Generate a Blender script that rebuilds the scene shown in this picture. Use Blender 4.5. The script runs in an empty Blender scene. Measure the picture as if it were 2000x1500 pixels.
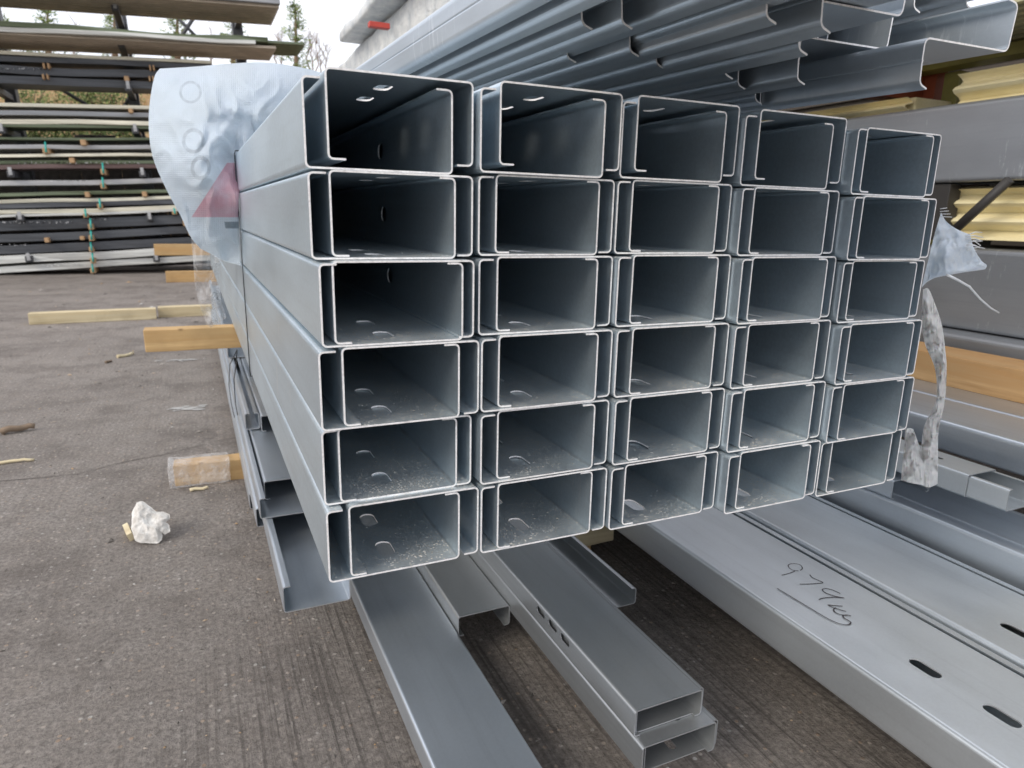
import bpy, bmesh, math, random
from mathutils import Vector, Matrix, noise
random.seed(7)
SC = bpy.context.scene
COL = SC.collection
RAD = math.radians
# ------------------------------------------------------------------ camera
CR = Vector((0.9096354544, -0.4148482083, 0.0215477175))
CU = Vector((0.0801466669, 0.2261610277, 0.9707871555))
CF = Vector((0.4076025661, 0.8813354376, -0.2389727904))
CP = Vector((-0.1351407547, -0.8838971558, 1.1503908232))
FPX = 1338.88
cam_d = bpy.data.cameras.new('camera'); cam = bpy.data.objects.new('camera', cam_d); COL.objects.link(cam)
m = Matrix((CR, CU, -CF)).transposed().to_4x4(); m.translation = CP; cam.matrix_world = m
cam_d.sensor_width = 36; cam_d.lens = FPX / 2000 * 36
cam_d.clip_start = 0.01; cam_d.clip_end = 500
cam_d.dof.use_dof = True; cam_d.dof.focus_distance = 1.25; cam_d.dof.aperture_fstop = 6.5
SC.camera = cam
# ------------------------------------------------------------------ light
SUN_EL, SUN_AZ = 36.0, 248.0     # azimuth clockwise from +Y
w = bpy.data.worlds.new('World'); SC.world = w; w.use_nodes = True
nt = w.node_tree; nt.nodes.clear()
sky = nt.nodes.new('ShaderNodeTexSky'); sky.sky_type = 'NISHITA'; sky.sun_disc = False
sky.sun_elevation = RAD(SUN_EL); sky.sun_rotation = RAD(SUN_AZ)
bg1 = nt.nodes.new('ShaderNodeBackground'); bg1.inputs[1].default_value = 0.13
bg2 = nt.nodes.new('ShaderNodeBackground'); bg2.inputs[1].default_value = 1.12
tc = nt.nodes.new('ShaderNodeTexCoord'); nz = nt.nodes.new('ShaderNodeTexNoise')
nz.inputs['Scale'].default_value = 2.2; nz.inputs['Detail'].default_value = 6
mp = nt.nodes.new('ShaderNodeMapping'); mp.inputs['Scale'].default_value = (1, 1, 2.5)
cr = nt.nodes.new('ShaderNodeValToRGB'); cr.color_ramp.elements[0].position = .35; cr.color_ramp.elements[1].position = .6
cr.color_ramp.elements[0].color = (.66, .68, .78, 1); cr.color_ramp.elements[1].color = (.97, .96, .98, 1)
mx = nt.nodes.new('ShaderNodeMixShader'); mx.inputs[0].default_value = 0.80
out = nt.nodes.new('ShaderNodeOutputWorld')
L = nt.links.new
L(tc.outputs['Generated'], mp.inputs[0]); L(mp.outputs[0], nz.inputs['Vector']); L(nz.outputs[0], cr.inputs[0]); L(cr.outputs[0], bg2.inputs[0])
L(sky.outputs[0], bg1.inputs[0]); L(bg1.outputs[0], mx.inputs[1]); L(bg2.outputs[0], mx.inputs[2]); L(mx.outputs[0], out.inputs[0])
sd = bpy.data.lights.new('sun', 'SUN'); sd.energy = 1.1; sd.angle = RAD(22); sd.color = (1, .93, .82)
so = bpy.data.objects.new('sun', sd); COL.objects.link(so)
az, el = RAD(SUN_AZ), RAD(SUN_EL)
sdir = Vector((math.sin(az) * math.cos(el), math.cos(az) * math.cos(el), math.sin(el)))
so.rotation_euler = sdir.to_track_quat('Z', 'Y').to_euler()
SC.view_settings.view_transform = 'Standard'; SC.view_settings.look = 'None'
SC.view_settings.exposure = 0.62; SC.view_settings.gamma = 1
SC.render.engine = 'CYCLES'; SC.cycles.max_bounces = 10; SC.cycles.diffuse_bounces = 5; SC.cycles.glossy_bounces = 7
# ------------------------------------------------------------------ pixel -> world helpers (photo is 2000 x 1500)
def ray(x, y): return CF + CR * ((x - 1000) / FPX) + CU * ((750 - y) / FPX)
def atZ(x, y, z): d = ray(x, y); return CP + d * ((z - CP.z) / d.z)
def atY(x, y, v): d = ray(x, y); return CP + d * ((v - CP.y) / d.y)
def atX(x, y, v): d = ray(x, y); return CP + d * ((v - CP.x) / d.x)
# ------------------------------------------------------------------ material helper
class MT:
    def __init__(s, name):
        s.m = bpy.data.materials.new(name); s.m.use_nodes = True; s.t = s.m.node_tree; s.b = s.t.nodes['Principled BSDF']; s.c = None
    def n(s, typ, **kw):
        a = s.t.nodes.new(typ)
        for k, v in kw.items():
            if hasattr(a, k): setattr(a, k, v)
        return a
    def l(s, a, b): s.t.links.new(a, b)
    def coord(s, scale=(1, 1, 1), kind='Object'):
        if s.c is None: s.c = s.n('ShaderNodeTexCoord')
        mp = s.n('ShaderNodeMapping'); mp.inputs['Scale'].default_value = scale; s.l(s.c.outputs[kind], mp.inputs[0]); return mp.outputs[0]
    def noise(s, scale, vec=None, detail=4, rough=.55):
        a = s.n('ShaderNodeTexNoise'); a.inputs['Scale'].default_value = scale; a.inputs['Detail'].default_value = detail; a.inputs['Roughness'].default_value = rough
        if vec is not None: s.l(vec, a.inputs['Vector'])
        return a.outputs[0]
    def ramp(s, fac, *stops):
        a = s.n('ShaderNodeValToRGB'); e = a.color_ramp.elements
        while len(e) < len(stops): e.new(.5)
        for i, (p, c) in enumerate(stops):
            e[i].position = p; e[i].color = (*c, 1) if len(c) == 3 else c
        s.l(fac, a.inputs[0]); return a.outputs[0]
    def grey(s, fac, a, b, lo=0., hi=1.):
        return s.ramp(fac, (a, (lo,) * 3), (b, (hi,) * 3))
    def mix(s, fac, a, b, mode='MIX'):
        x = s.n('ShaderNodeMixRGB'); x.blend_type = mode
        for i, v in ((0, fac), (1, a), (2, b)):
            if isinstance(v, (int, float)): x.inputs[i].default_value = v if i == 0 else (v, v, v, 1)
            elif isinstance(v, tuple): x.inputs[i].default_value = (*v, 1)
            else: s.l(v, x.inputs[i])
        return x.outputs[0]
    def math(s, op, a, b=None):
        x = s.n('ShaderNodeMath'); x.operation = op
        for i, v in ((0, a), (1, b)):
            if v is None: continue
            if isinstance(v, (int, float)): x.inputs[i].default_value = v
            else: s.l(v, x.inputs[i])
        return x.outputs[0]
    def bump(s, h, strength=.3, dist=.01, prev=None):
        x = s.n('ShaderNodeBump'); x.inputs['Strength'].default_value = strength; x.inputs['Distance'].default_value = dist
        s.l(h, x.inputs['Height'])
        if prev is not None: s.l(prev, x.inputs['Normal'])
        return x.outputs[0]
    def set(s, **kw):
        for k, v in kw.items():
            i = s.b.inputs[{'col': 'Base Color', 'rough': 'Roughness', 'metal': 'Metallic', 'normal': 'Normal', 'alpha': 'Alpha', 'trans': 'Transmission Weight', 'spec': 'Specular IOR Level', 'sheen': 'Sheen Weight', 'sss': 'Subsurface Weight'}[k]]
            if isinstance(v, (int, float)): i.default_value = v
            elif isinstance(v, tuple): i.default_value = (*v, 1)
            else: s.l(v, i)
        return s.m

def mat_galv(name, base=(.50, .53, .56), rough=.36, metal=.85, dust=False, scr=.5, seed=0):
    t = MT(name); geo = t.n('ShaderNodeObjectInfo')
    add = t.n('ShaderNodeVectorMath'); add.operation = 'ADD'; t.l(t.coord(), add.inputs[0])
    cmb = t.n('ShaderNodeCombineXYZ'); t.l(t.math('MULTIPLY', geo.outputs['Random'], 37.), cmb.inputs[0]); t.l(cmb.outputs[0], add.inputs[1])
    v = add.outputs[0]
    def sc(x):
        mp = t.n('ShaderNodeMapping'); mp.inputs['Scale'].default_value = x; t.l(v, mp.inputs[0]); return mp.outputs[0]
    spang = t.noise(150, v, 3, .7)
    streak = t.noise(1, sc((55, 1.1, 55)), 6, .6)
    cloud = t.noise(7, sc((1, .35, 1)), 5, .6)
    col = t.mix(t.grey(cloud, .35, .7), tuple(x * .92 for x in base), tuple(min(1, x * 1.05) for x in base))
    col = t.mix(t.grey(streak, .52, .75, 0, .26), col, tuple(x * .66 for x in base))
    col = t.mix(t.grey(spang, .38, .62, 0, .30 if dust else .12), col, tuple(min(1, x * 1.22) for x in base))
    scuff = t.noise(1, sc((9, 60, 9)), 5, .75)
    sm = t.grey(t.math('MULTIPLY', scuff, t.noise(3, v, 3)), .34, .40, 0, scr)
    col = t.mix(sm, col, (.72, .76, .79))
    var = t.math('ADD', t.math('MULTIPLY', geo.outputs['Random'], .16), .92)
    hs = t.n('ShaderNodeHueSaturation'); t.l(var, hs.inputs['Value']); t.l(col, hs.inputs['Color']); col = hs.outputs[0]
    r = t.math('ADD', t.math('MULTIPLY', t.grey(cloud, .3, .75), .07), rough)
    r = t.math('ADD', r, t.math('MULTIPLY', spang, .06))
    met = metal
    if dust:
        g = t.n('ShaderNodeNewGeometry'); sep = t.n('ShaderNodeSeparateXYZ'); t.l(g.outputs['Normal'], sep.inputs[0])
        up = t.grey(sep.outputs[2], .5, .9)
        sp = t.n('ShaderNodeSeparateXYZ'); t.l(t.coord(), sp.inputs[0])
        near = t.math('SUBTRACT', 1.05, t.math('MULTIPLY', sp.outputs[1], 2.0)); near = t.math('MINIMUM', t.math('MAXIMUM', near, .2), 1.0)
        d2 = t.grey(t.noise(6, v, 4, .6), .34, .60, .25, 1)
        def vor(sc_, thr, dmax):
            vv = t.n('ShaderNodeTexVoronoi'); vv.inputs['Scale'].default_value = sc_; t.l(v, vv.inputs['Vector']); ss = t.n('ShaderNodeSeparateXYZ'); t.l(vv.outputs['Color'], ss.inputs[0])
            return t.math('MULTIPLY', t.grey(ss.outputs[0], thr, thr + .05), t.grey(vv.outputs['Distance'], dmax, dmax + .12, 1, 0))
        d1 = t.math('MAXIMUM', vor(230, .52, .30), vor(110, .86, .22))
        dd = t.math('MULTIPLY', t.math('MULTIPLY', t.math('MULTIPLY', d1, d2), up), near)
        veil = t.math('MULTIPLY', t.math('MULTIPLY', d2, up), t.math('MULTIPLY', near, .30))
        dm = t.math('MAXIMUM', dd, veil)
        col = t.mix(dm, col, (.80, .74, .64)); met = t.math('MULTIPLY', t.math('SUBTRACT', 1.0, dm), metal)
        r = t.math('MAXIMUM', r, t.math('MULTIPLY', dm, .9))
    nrm = t.bump(t.noise(1, sc((14, 1.6, 14)), 3), .12, .004)
    nrm = t.bump(spang, .05, .001, nrm)
    return t.set(col=col, rough=r, metal=met, normal=nrm)

def mat_wood(name, a, b, scale=1.0, axis=0, dirt=.35):
    t = MT(name); s = [26, 26, 26]; s[axis] = 1.3
    v = t.coord(tuple(x * scale for x in s)); v1 = t.coord()
    g = t.noise(1, v, 8, .65); k = t.noise(5, v1, 4)
    sp_ = t.n('ShaderNodeSeparateXYZ'); t.l(v1, sp_.inputs[0]); lam = t.grey(t.math('ADD', sp_.outputs[2], t.math('MULTIPLY', k, .01)), .046, .05); b2_ = tuple(x * .78 for x in b); col = t.mix(t.grey(g, .32, .66), t.mix(lam, tuple(x * .72 for x in a), a), t.mix(lam, b, b2_)); col = t.mix(t.grey(k, .5, .75, 0, dirt), col, tuple(x * .45 for x in a))
    vo = t.n('ShaderNodeTexVoronoi'); vo.inputs['Scale'].default_value = 6; t.l(v1, vo.inputs['Vector'])
    col = t.mix(t.grey(vo.outputs['Distance'], .03, .09, .7, 0), col, (.10, .05, .02))
    return t.set(col=col, rough=.78, normal=t.bump(g, .45, .003))

def mat_plain(name, col, rough=.6, metal=0., var=.25, scale=3, bump=.15, stretch=(1, 1, 1)):
    t = MT(name); v = t.coord(stretch); n = t.noise(scale, v, 6, .6)
    c = t.mix(t.grey(n, .3, .7), tuple(x * (1 - var) for x in col), tuple(min(1, x * (1 + var * .6)) for x in col))
    return t.set(col=c, rough=rough, metal=metal, normal=t.bump(t.noise(scale * 6, v, 4), bump, .004))

M = {}
M['galv_main'] = mat_galv('galvanised_steel_dusty', dust=True, base=(.60, .69, .75), rough=.32)
M['galv'] = mat_galv('galvanised_steel', base=(.62, .67, .72), rough=.34, scr=.12)
M['galv_lower'] = mat_galv('galvanised_steel_plain', base=(.50, .515, .52), rough=.34, scr=.1)
M['galv_over'] = mat_galv('galvanised_steel_scuffed', base=(.56, .61, .65), rough=.36, scr=.8)
M['galv_pale'] = mat_galv('galvanised_steel_pale', base=(.66, .70, .725), rough=.36, metal=.85, scr=.12)
tm = MT('cut_steel_edge'); tn = tm.noise(90, tm.coord(), 8, .8)
M['edge'] = tm.set(col=tm.ramp(tn, (.28, (.42, .40, .38)), (.45, (.80, .78, .76)), (.6, (.97, .96, .94)), (.75, (.55, .48, .40))), rough=.5, metal=0.)
M['edge_dull'] = mat_plain('cut_edge_dull', (.42, .43, .44), .5, .5)
M['wood'] = mat_wood('timber_tan', (.50, .30, .12), (.68, .46, .22))
M['wood_pale'] = mat_wood('timber_pale', (.60, .48, .28), (.76, .66, .44))
M['wood_y'] = mat_wood('timber_along', (.50, .27, .10), (.66, .42, .20), axis=1)
M['wood_block'] = mat_wood('wood_block', (.42, .24, .12), (.60, .40, .22), dirt=.5)
# ------------------------------------------------------------------ object helpers
def tag(o, label=None, cat=None, group=None, kind=None):
    for k, v in (('label', label), ('category', cat), ('group', group), ('kind', kind)):
        if v: o[k] = v
    return o
def link(name, me, mats, parent=None, loc=None):
    o = bpy.data.objects.new(name, me); COL.objects.link(o)
    for mm in (mats if isinstance(mats, (list, tuple)) else [mats]): 
        if mm is not None and mm.name not in [x.name for x in me.materials if x]: me.materials.append(mm)
    if parent: o.parent = parent
    if loc is not None: o.location = loc
    return o
def empty(name, loc=(0, 0, 0), rot=(0, 0, 0)):
    o = bpy.data.objects.new(name, None); COL.objects.link(o); o.location = loc; o.rotation_euler = rot; o.empty_display_size = .05; return o
def bm_obj(name, bm, mats, parent=None, smooth=False):
    me = bpy.data.meshes.new(name)
    if smooth:
        for f in bm.faces: f.smooth = True
    bm.to_mesh(me); bm.free(); return link(name, me, mats, parent)
def add_box(bm, x0, x1, y0, y1, z0, z1, bev=0., mi=0, cuts=0, jit=0.):
    r = bmesh.ops.create_cube(bm, size=1)
    vs = r['verts']
    for v in vs: v.co = Vector(((x0 + x1) / 2 + v.co.x * (x1 - x0), (y0 + y1) / 2 + v.co.y * (y1 - y0), (z0 + z1) / 2 + v.co.z * (z1 - z0)))
    fs = {f for v in vs for f in v.link_faces}; es = {e for v in vs for e in v.link_edges}
    for f in fs: f.material_index = mi
    if bev > 0: bmesh.ops.bevel(bm, geom=list(es), offset=bev, segments=2, affect='EDGES', profile=.6)
    return fs
def box(name, x0, x1, y0, y1, z0, z1, mat, bev=.003, parent=None):
    """box mesh with its object origin at the box's base centre"""
    bm = bmesh.new(); cx, cy = (x0 + x1) / 2, (y0 + y1) / 2
    add_box(bm, x0 - cx, x1 - cx, y0 - cy, y1 - cy, 0, z1 - z0, bev)
    o = bm_obj(name, bm, mat, parent); o.location = (cx, cy, z0); return o
def tube(bm, pts, r, seg=6, r2=None, mi=0):
    rings = []; n = len(pts); pts = [Vector(p) for p in pts]
    for i, p in enumerate(pts):
        d = (pts[min(i + 1, n - 1)] - pts[max(i - 1, 0)]).normalized()
        a = d.orthogonal().normalized() if i == 0 else (rings[-1][1] - d * rings[-1][1].dot(d)).normalized()
        b = d.cross(a); rr = r + (r2 - r) * i / max(1, n - 1) if r2 is not None else r
        rings.append(([bm.verts.new(p + (a * math.cos(2 * math.pi * k / seg) + b * math.sin(2 * math.pi * k / seg)) * rr) for k in range(seg)], a))
    for i in range(n - 1):
        A, B = rings[i][0], rings[i + 1][0]
        for k in range(seg):
            f = bm.faces.new((A[k], A[(k + 1) % seg], B[(k + 1) % seg], B[k])); f.material_index = mi; f.smooth = True
    bm.faces.new(rings[0][0][::-1]).material_index = mi; bm.faces.new(rings[-1][0]).material_index = mi
def profile(pts, t, L, rad, seg=4):
    """roll-formed section: centre line pts in x,z, thickness t, filleted bends, extruded along +y; ends get material 1"""
    P = [Vector((a, b)) for a, b in pts]; line = [P[0]]
    for i in range(1, len(P) - 1):
        a, b, c = P[i - 1], P[i], P[i + 1]; u = (a - b).normalized(); v = (c - b).normalized()
        ang = u.angle(v); d = min(rad / math.tan(ang / 2), (a - b).length * .45, (c - b).length * .45); rr = d * math.tan(ang / 2)
        cen = b + (u + v).normalized() * (rr / math.sin(ang / 2)); s, e = b + u * d - cen, b + v * d - cen
        tot = s.angle_signed(e)
        for k in range(seg + 1):
            q = s.copy(); q.rotate(Matrix.Rotation(-tot * k / seg, 2)); line.append(cen + q)
    line.append(P[-1])
    bm = bmesh.new(); n = len(line); o, inn = [], []
    for i in range(n):
        d = (line[min(i + 1, n - 1)] - line[max(i - 1, 0)]).normalized(); nn = Vector((-d.y, d.x)) * t / 2
        o.append(line[i] + nn); inn.append(line[i] - nn)
    loop = o + inn[::-1]; N = len(loop)
    ys = [0, L]
    V = [[bm.verts.new((p.x, y, p.y)) for p in loop] for y in ys]
    for i in range(N): bm.faces.new((V[0][i], V[1][i], V[1][(i + 1) % N], V[0][(i + 1) % N]))
    for i in range(n - 1):
        bm.faces.new((V[0][i], V[0][i + 1], V[0][N - 2 - i], V[0][N - 1 - i])).material_index = 1
        bm.faces.new((V[1][i + 1], V[1][i], V[1][N - 1 - i], V[1][N - 2 - i])).material_index = 1
    bmesh.ops.recalc_face_normals(bm, faces=bm.faces)
    return bm
def slot_bm(bm, c, ln, wd, axis, dep=.03, seg=8):
    """slotted-hole cutter, long axis along y, punched along axis"""
    pts = []
    h = ln / 2 - wd / 2
    for k in range(seg + 1): a = math.pi * k / seg; pts.append((math.cos(a) * wd / 2, h + math.sin(a) * wd / 2))
    for k in range(seg + 1): a = math.pi + math.pi * k / seg; pts.append((math.cos(a) * wd / 2, -h + math.sin(a) * wd / 2))
    lo, hi = [], []
    for (u, v) in pts:
        for s, arr in ((-dep, lo), (dep, hi)):
            p = Vector((u, v, s)) if axis == 'z' else Vector((s, v, u))
            arr.append(bm.verts.new(Vector(c) + p))
    n = len(pts); bm.faces.new(lo); bm.faces.new(hi[::-1])
    for i in range(n): bm.faces.new((lo[i], hi[i], hi[(i + 1) % n], lo[(i + 1) % n]))
def punched(name, bm, slots, mats):
    """returns a mesh of the section with its slots cut out"""
    me = bpy.data.meshes.new(name); bm.to_mesh(me); bm.free()
    for mm in mats: me.materials.append(mm)
    if not slots: return me
    o = bpy.data.objects.new('tmp', me); COL.objects.link(o)
    cb = bmesh.new()
    for (c, ln, wd, ax) in slots: slot_bm(cb, c, ln, wd, ax)
    bmesh.ops.recalc_face_normals(cb, faces=cb.faces)
    cm = bpy.data.meshes.new('cut'); cb.to_mesh(cm); cb.free(); cm.materials.append(mats[0]); cm.materials.append(mats[1])
    for pg in cm.polygons: pg.material_index = 1
    co = bpy.data.objects.new('cut', cm); COL.objects.link(co)
    md = o.modifiers.new('b', 'BOOLEAN'); md.object = co; md.operation = 'DIFFERENCE'; md.solver = 'EXACT'
    dg = bpy.context.evaluated_depsgraph_get(); dg.update()
    r = bpy.data.meshes.new_from_object(o.evaluated_get(dg)); r.name = name
    bpy.data.objects.remove(o); bpy.data.objects.remove(co)
    return r
def C_up(wd, h, lip, t=.003, L=6, rad=.006, l1=True, l2=True):
    """channel open at the top, outer left bottom corner at origin"""
    a = t / 2; p = []
    if l1: p.append((a + lip, h - a))
    p += [(a, h - a), (a, a), (wd - a, a), (wd - a, h - a)]
    if l2: p.append((wd - a - lip, h - a))
    return profile(p, t, L, rad)
def C_dn(wd, h, lip, t=.003, L=6, rad=.006, lip2=None):
    a = t / 2
    return profile([(a + lip, a), (a, a), (a, h - a), (wd - a, h - a), (wd - a, a), (wd - a - (lip if lip2 is None else lip2), a)], t, L, rad)

# ================================================================== SETTING
tg = MT('yard_concrete'); v = tg.coord(); big = tg.noise(.55, v, 6, .6); mid = tg.noise(6, v, 8, .7); fine = tg.noise(70, v, 6, .75)
col = tg.mix(tg.grey(big, .32, .68), (.225, .195, .170), (.375, .332, .292))
col = tg.mix(tg.grey(mid, .38, .7, 0, .7), col, (.345, .315, .285)); col = tg.mix(tg.grey(tg.noise(2.3, v, 7, .75), .47, .64, 0, .7), col, (.135, .114, .098)); col = tg.mix(tg.grey(fine, .34, .60, .85, 0), col, (.105, .090, .08))
vo = tg.n('ShaderNodeTexVoronoi'); vo.inputs['Scale'].default_value = 55; tg.l(v, vo.inputs['Vector'])
vs = tg.n('ShaderNodeSeparateXYZ'); tg.l(vo.outputs['Color'], vs.inputs[0])
agg = tg.math('MULTIPLY', tg.grey(vo.outputs['Distance'], .20, .34, 1, 0), tg.grey(vs.outputs[0], .74, .80))
col = tg.mix(agg, col, tg.mix(vs.outputs[1], (.42, .40, .37), (.34, .25, .18)))
grv = tg.noise(1, tg.coord((75, 1.1, 1)), 5, .65); gx = tg.n('ShaderNodeSeparateXYZ'); tg.l(v, gx.inputs[0]); gy = tg.grey(tg.math('ADD', tg.math('MULTIPLY', gx.outputs[1], .8), tg.math('MULTIPLY', gx.outputs[0], -1.2)), 0.6, 3.0, 1, .2); gm = tg.math('MULTIPLY', gy, tg.grey(tg.noise(1.6, v, 4), .34, .55, .3, 1))
gl = tg.math('MULTIPLY', tg.grey(grv, .50, .60, 0, 1), gm)
col = tg.mix(tg.math('MULTIPLY', gl, .75), col, (.075, .064, .056))
vo2 = tg.n('ShaderNodeTexVoronoi'); vo2.feature = 'DISTANCE_TO_EDGE'; vo2.inputs['Scale'].default_value = .75
wv = tg.n('ShaderNodeVectorMath'); wv.operation = 'ADD'; nn = tg.n('ShaderNodeTexNoise'); nn.inputs['Scale'].default_value = 5; nn.inputs['Detail'].default_value = 8
tg.l(v, nn.inputs['Vector']); tg.l(v, wv.inputs[0]); sc_ = tg.n('ShaderNodeVectorMath'); sc_.operation = 'SCALE'; sc_.inputs['Scale'].default_value = .35; tg.l(nn.outputs['Color'], sc_.inputs[0]); tg.l(sc_.outputs[0], wv.inputs[1]); tg.l(wv.outputs[0], vo2.inputs['Vector'])
crk = tg.math('MULTIPLY', tg.grey(vo2.outputs['Distance'], .002, .009, 1, 0), tg.grey(tg.noise(1.3, v, 2), .46, .6))
col = tg.mix(tg.math('MULTIPLY', crk, .3), col, (.04, .034, .03))
nb = tg.bump(tg.math('MULTIPLY', grv, gm), .8, .006); nb = tg.bump(mid, .8, .03, nb); nb = tg.bump(fine, .9, .008, nb); nb = tg.bump(agg, .5, .004, nb)
M['ground'] = tg.set(col=col, rough=.9, normal=nb)
bm = bmesh.new(); bmesh.ops.create_grid(bm, x_segments=60, y_segments=60, size=60)
for q in bm.verts: q.co.z = 0
tag(bm_obj('ground', bm, M['ground']), kind='structure')

# yard joint between two slabs, filled with dirt
p = [atZ(a, b, .003) for a, b in ((-40, 942), (60, 934), (150, 925), (240, 902), (330, 885), (420, 862), (480, 850))]
bm = bmesh.new(); pv = None
for i, q in enumerate(p):
    wdt = .0028 + .0012 * math.sin(i * 2.3); a = bm.verts.new(q + Vector((0, wdt, 0))); b = bm.verts.new(q - Vector((0, wdt, 0)))
    if pv: bm.faces.new((pv[0], a, b, pv[1]))
    pv = (a, b)
tag(bm_obj('slab_joint', bm, mat_plain('joint_dirt', (.17, .15, .13), .95, scale=30, var=.6)), kind='structure')
# white paint smears on the yard
def splat(px, py, w_, h_, n, z=.004):
    bm = bmesh.new(); c = atZ(px, py, z)
    for k in range(n):
        cx = random.gauss(0, w_ * .38); cy = random.gauss(0, h_ * .4); r = random.uniform(.2, 1) * h_ * .5
        vs_ = [bm.verts.new((c.x + cx + math.cos(a * .7) * r * random.uniform(.6, 2.2), c.y + cy + math.sin(a * .7) * r * random.uniform(.5, 1.1), z + k * .00005)) for a in range(9)]
        try: bm.faces.new(vs_)
        except ValueError: pass
    return bm
bm = splat(355, 703, .22, .05, 26)
tag(bm_obj('paint_mark', bm, mat_plain('old_white_paint', (.42, .41, .39), .8, scale=30)), kind='structure')
bm = splat(338, 797, .12, .05, 8); b2 = splat(375, 797, .12, .06, 10)
tag(bm_obj('paint_mark', bm, bpy.data.materials['old_white_paint']), kind='structure'); tag(bm_obj('paint_mark', b2, bpy.data.materials['old_white_paint']), kind='structure')

# grit, chips and pebbles: uncountable
bm = bmesh.new()
tp = MT('grit'); rnd = tp.n('ShaderNodeNewGeometry').outputs['Random Per Island']
M['grit'] = tp.set(col=tp.ramp(rnd, (0, (.08, .07, .06)), (.45, (.20, .18, .16)), (.7, (.34, .31, .28)), (.88, (.34, .22, .11)), (1, (.5, .48, .45))), rough=.9)
for k in range(3400):
    y = -0.6 + 12 * random.random() ** 2.2; x = random.uniform(-1.6 - y * .32, min(2.2, 1.1 + y * .2)); s = random.uniform(.0010, .0038) * (1 + y * .22)
    s *= random.choice((1, 1, 1, 1, 1.5, 2.4)) if random.random() < .25 else 1
    q = Vector((x, y, s * .25)); rr = Matrix.Rotation(random.uniform(0, 6.28), 3, 'Z'); el_ = random.uniform(1, 2.2)
    vv = [bm.verts.new(q + rr @ Vector(c)) for c in ((s * el_, 0, 0), (0, s * .8, 0), (-s * el_ * .8, s * .2, 0), (0, -s * .7, 0), (s * .1, 0, s * .7))]
    for a, b in ((0, 1), (1, 2), (2, 3), (3, 0)): bm.faces.new((vv[a], vv[b], vv[4]))
tag(bm_obj('grit', bm, M['grit']), 'small stones, wood chips and grit scattered over the yard', 'grit', kind='stuff')

# bank of dry grass behind the rack
tb = MT('dry_grass_bank'); v = tb.coord(); n1 = tb.noise(1.2, v, 6, .7); n2 = tb.noise(14, v, 6, .8)
c1 = tb.mix(tb.grey(n2, .3, .7), (.42, .24, .09), (.85, .60, .34)); c2 = tb.mix(tb.grey(n2, .3, .7), (.07, .11, .03), (.28, .32, .10))
M['bank'] = tb.set(col=tb.mix(tb.grey(n1, .60, .72), c1, c2), rough=.95, normal=tb.bump(n2, 1, .15))
bm = bmesh.new(); nx, ny = 90, 40; G = []
for j in range(ny + 1):
    row = []
    for i in range(nx + 1):
        x = -30 + 60 * i / nx; t = j / ny; y = 16.5 + t * 22; z = 4.6 * min(1, t * 3.2) ** .8 + .35 * noise.noise(Vector((x * .6, y * .5, 0))) * min(1, t * 6) + .4 * t
        row.append(bm.verts.new((x, y, z - .02)))
    G.append(row)
for j in range(ny):
    for i in range(nx): bm.faces.new((G[j][i], G[j][i + 1], G[j + 1][i + 1], G[j + 1][i]))
tag(bm_obj('bank', bm, M['bank'], smooth=True), kind='structure')
# dry grass tufts and brambles on the bank
bm = bmesh.new()
tf = MT('bank_growth'); rnd = tf.n('ShaderNodeNewGeometry').outputs['Random Per Island']
M['growth'] = tf.set(col=tf.ramp(rnd, (0, (.55, .33, .14)), (.4, (.80, .58, .32)), (.62, (.20, .26, .07)), (1, (.38, .44, .13))), rough=.9)
for k in range(5200):
    x = random.uniform(-9, 8); t = random.random() * .45; y = 16.6 + t * 22
    z = 4.6 * min(1, t * 3.2) ** .8 + .4 * t - .2
    h = random.uniform(.12, .5); a = random.uniform(0, 6.28); lean = Vector((random.gauss(0, .15), random.gauss(-.1, .12), h))
    s = Vector((math.cos(a), math.sin(a), 0)) * random.uniform(.015, .05); q = Vector((x, y, z))
    bm.faces.new((bm.verts.new(q - s), bm.verts.new(q + s), bm.verts.new(q + lean)))
tag(bm_obj('bank_undergrowth', bm, M['growth']), 'dry orange grass and green brambles covering the bank behind the cladding rack', 'undergrowth', kind='stuff')

# ================================================================== MAIN STACK
S0 = .644; H = .1119; W = .226; TH = .0025
st = [[.151, .072, .107, .051, -.044], [.131, .107, .1, .011, -.091], [.048, .082, .045, -.039, -.085], [.04, .027, -.01, -.068, -.14], [.083, .02, -.026, -.094, -.162], [.034, -.006, -.03, -.124, -.13]]
colz = [-.002, .002, .004, .001, -.006]
LEN = 6.0
slotsA = [((.097, .068, 0), .050, .024, 'z'), ((.097, .178, 0), .050, .024, 'z'), ((.193, .385, .057), .040, .026, 'x')]
slotsB = [((.096, .095, .1085), .046, .022, 'z'), ((.096, .205, .1085), .046, .022, 'z')]
meA = punched('purlin_section', C_up(.1945, .1080, .0215, TH, LEN, .006), slotsA, [M['galv_main'], M['edge']])
meB = punched('purlin_section_inverted', C_dn(.1945, .1080, .0215, TH, LEN, .006), [((s[0][0], s[0][1], .1065), *s[1:]) for s in slotsB], [M['galv_main'], M['edge']])
rows = ['top', 'second', 'third', 'fourth', 'fifth', 'bottom']; cols = ['leftmost', 'second', 'middle', 'fourth', 'rightmost']
adx = {(2, 0): .005, (0, 0): -.001}; bdx = {(0, 0): -.003, (1, 0): -.003, (2, 0): -.006, (4, 0): -.006, (3, 0): .001, (5, 0): .002, (4, 1): -.001}
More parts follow.
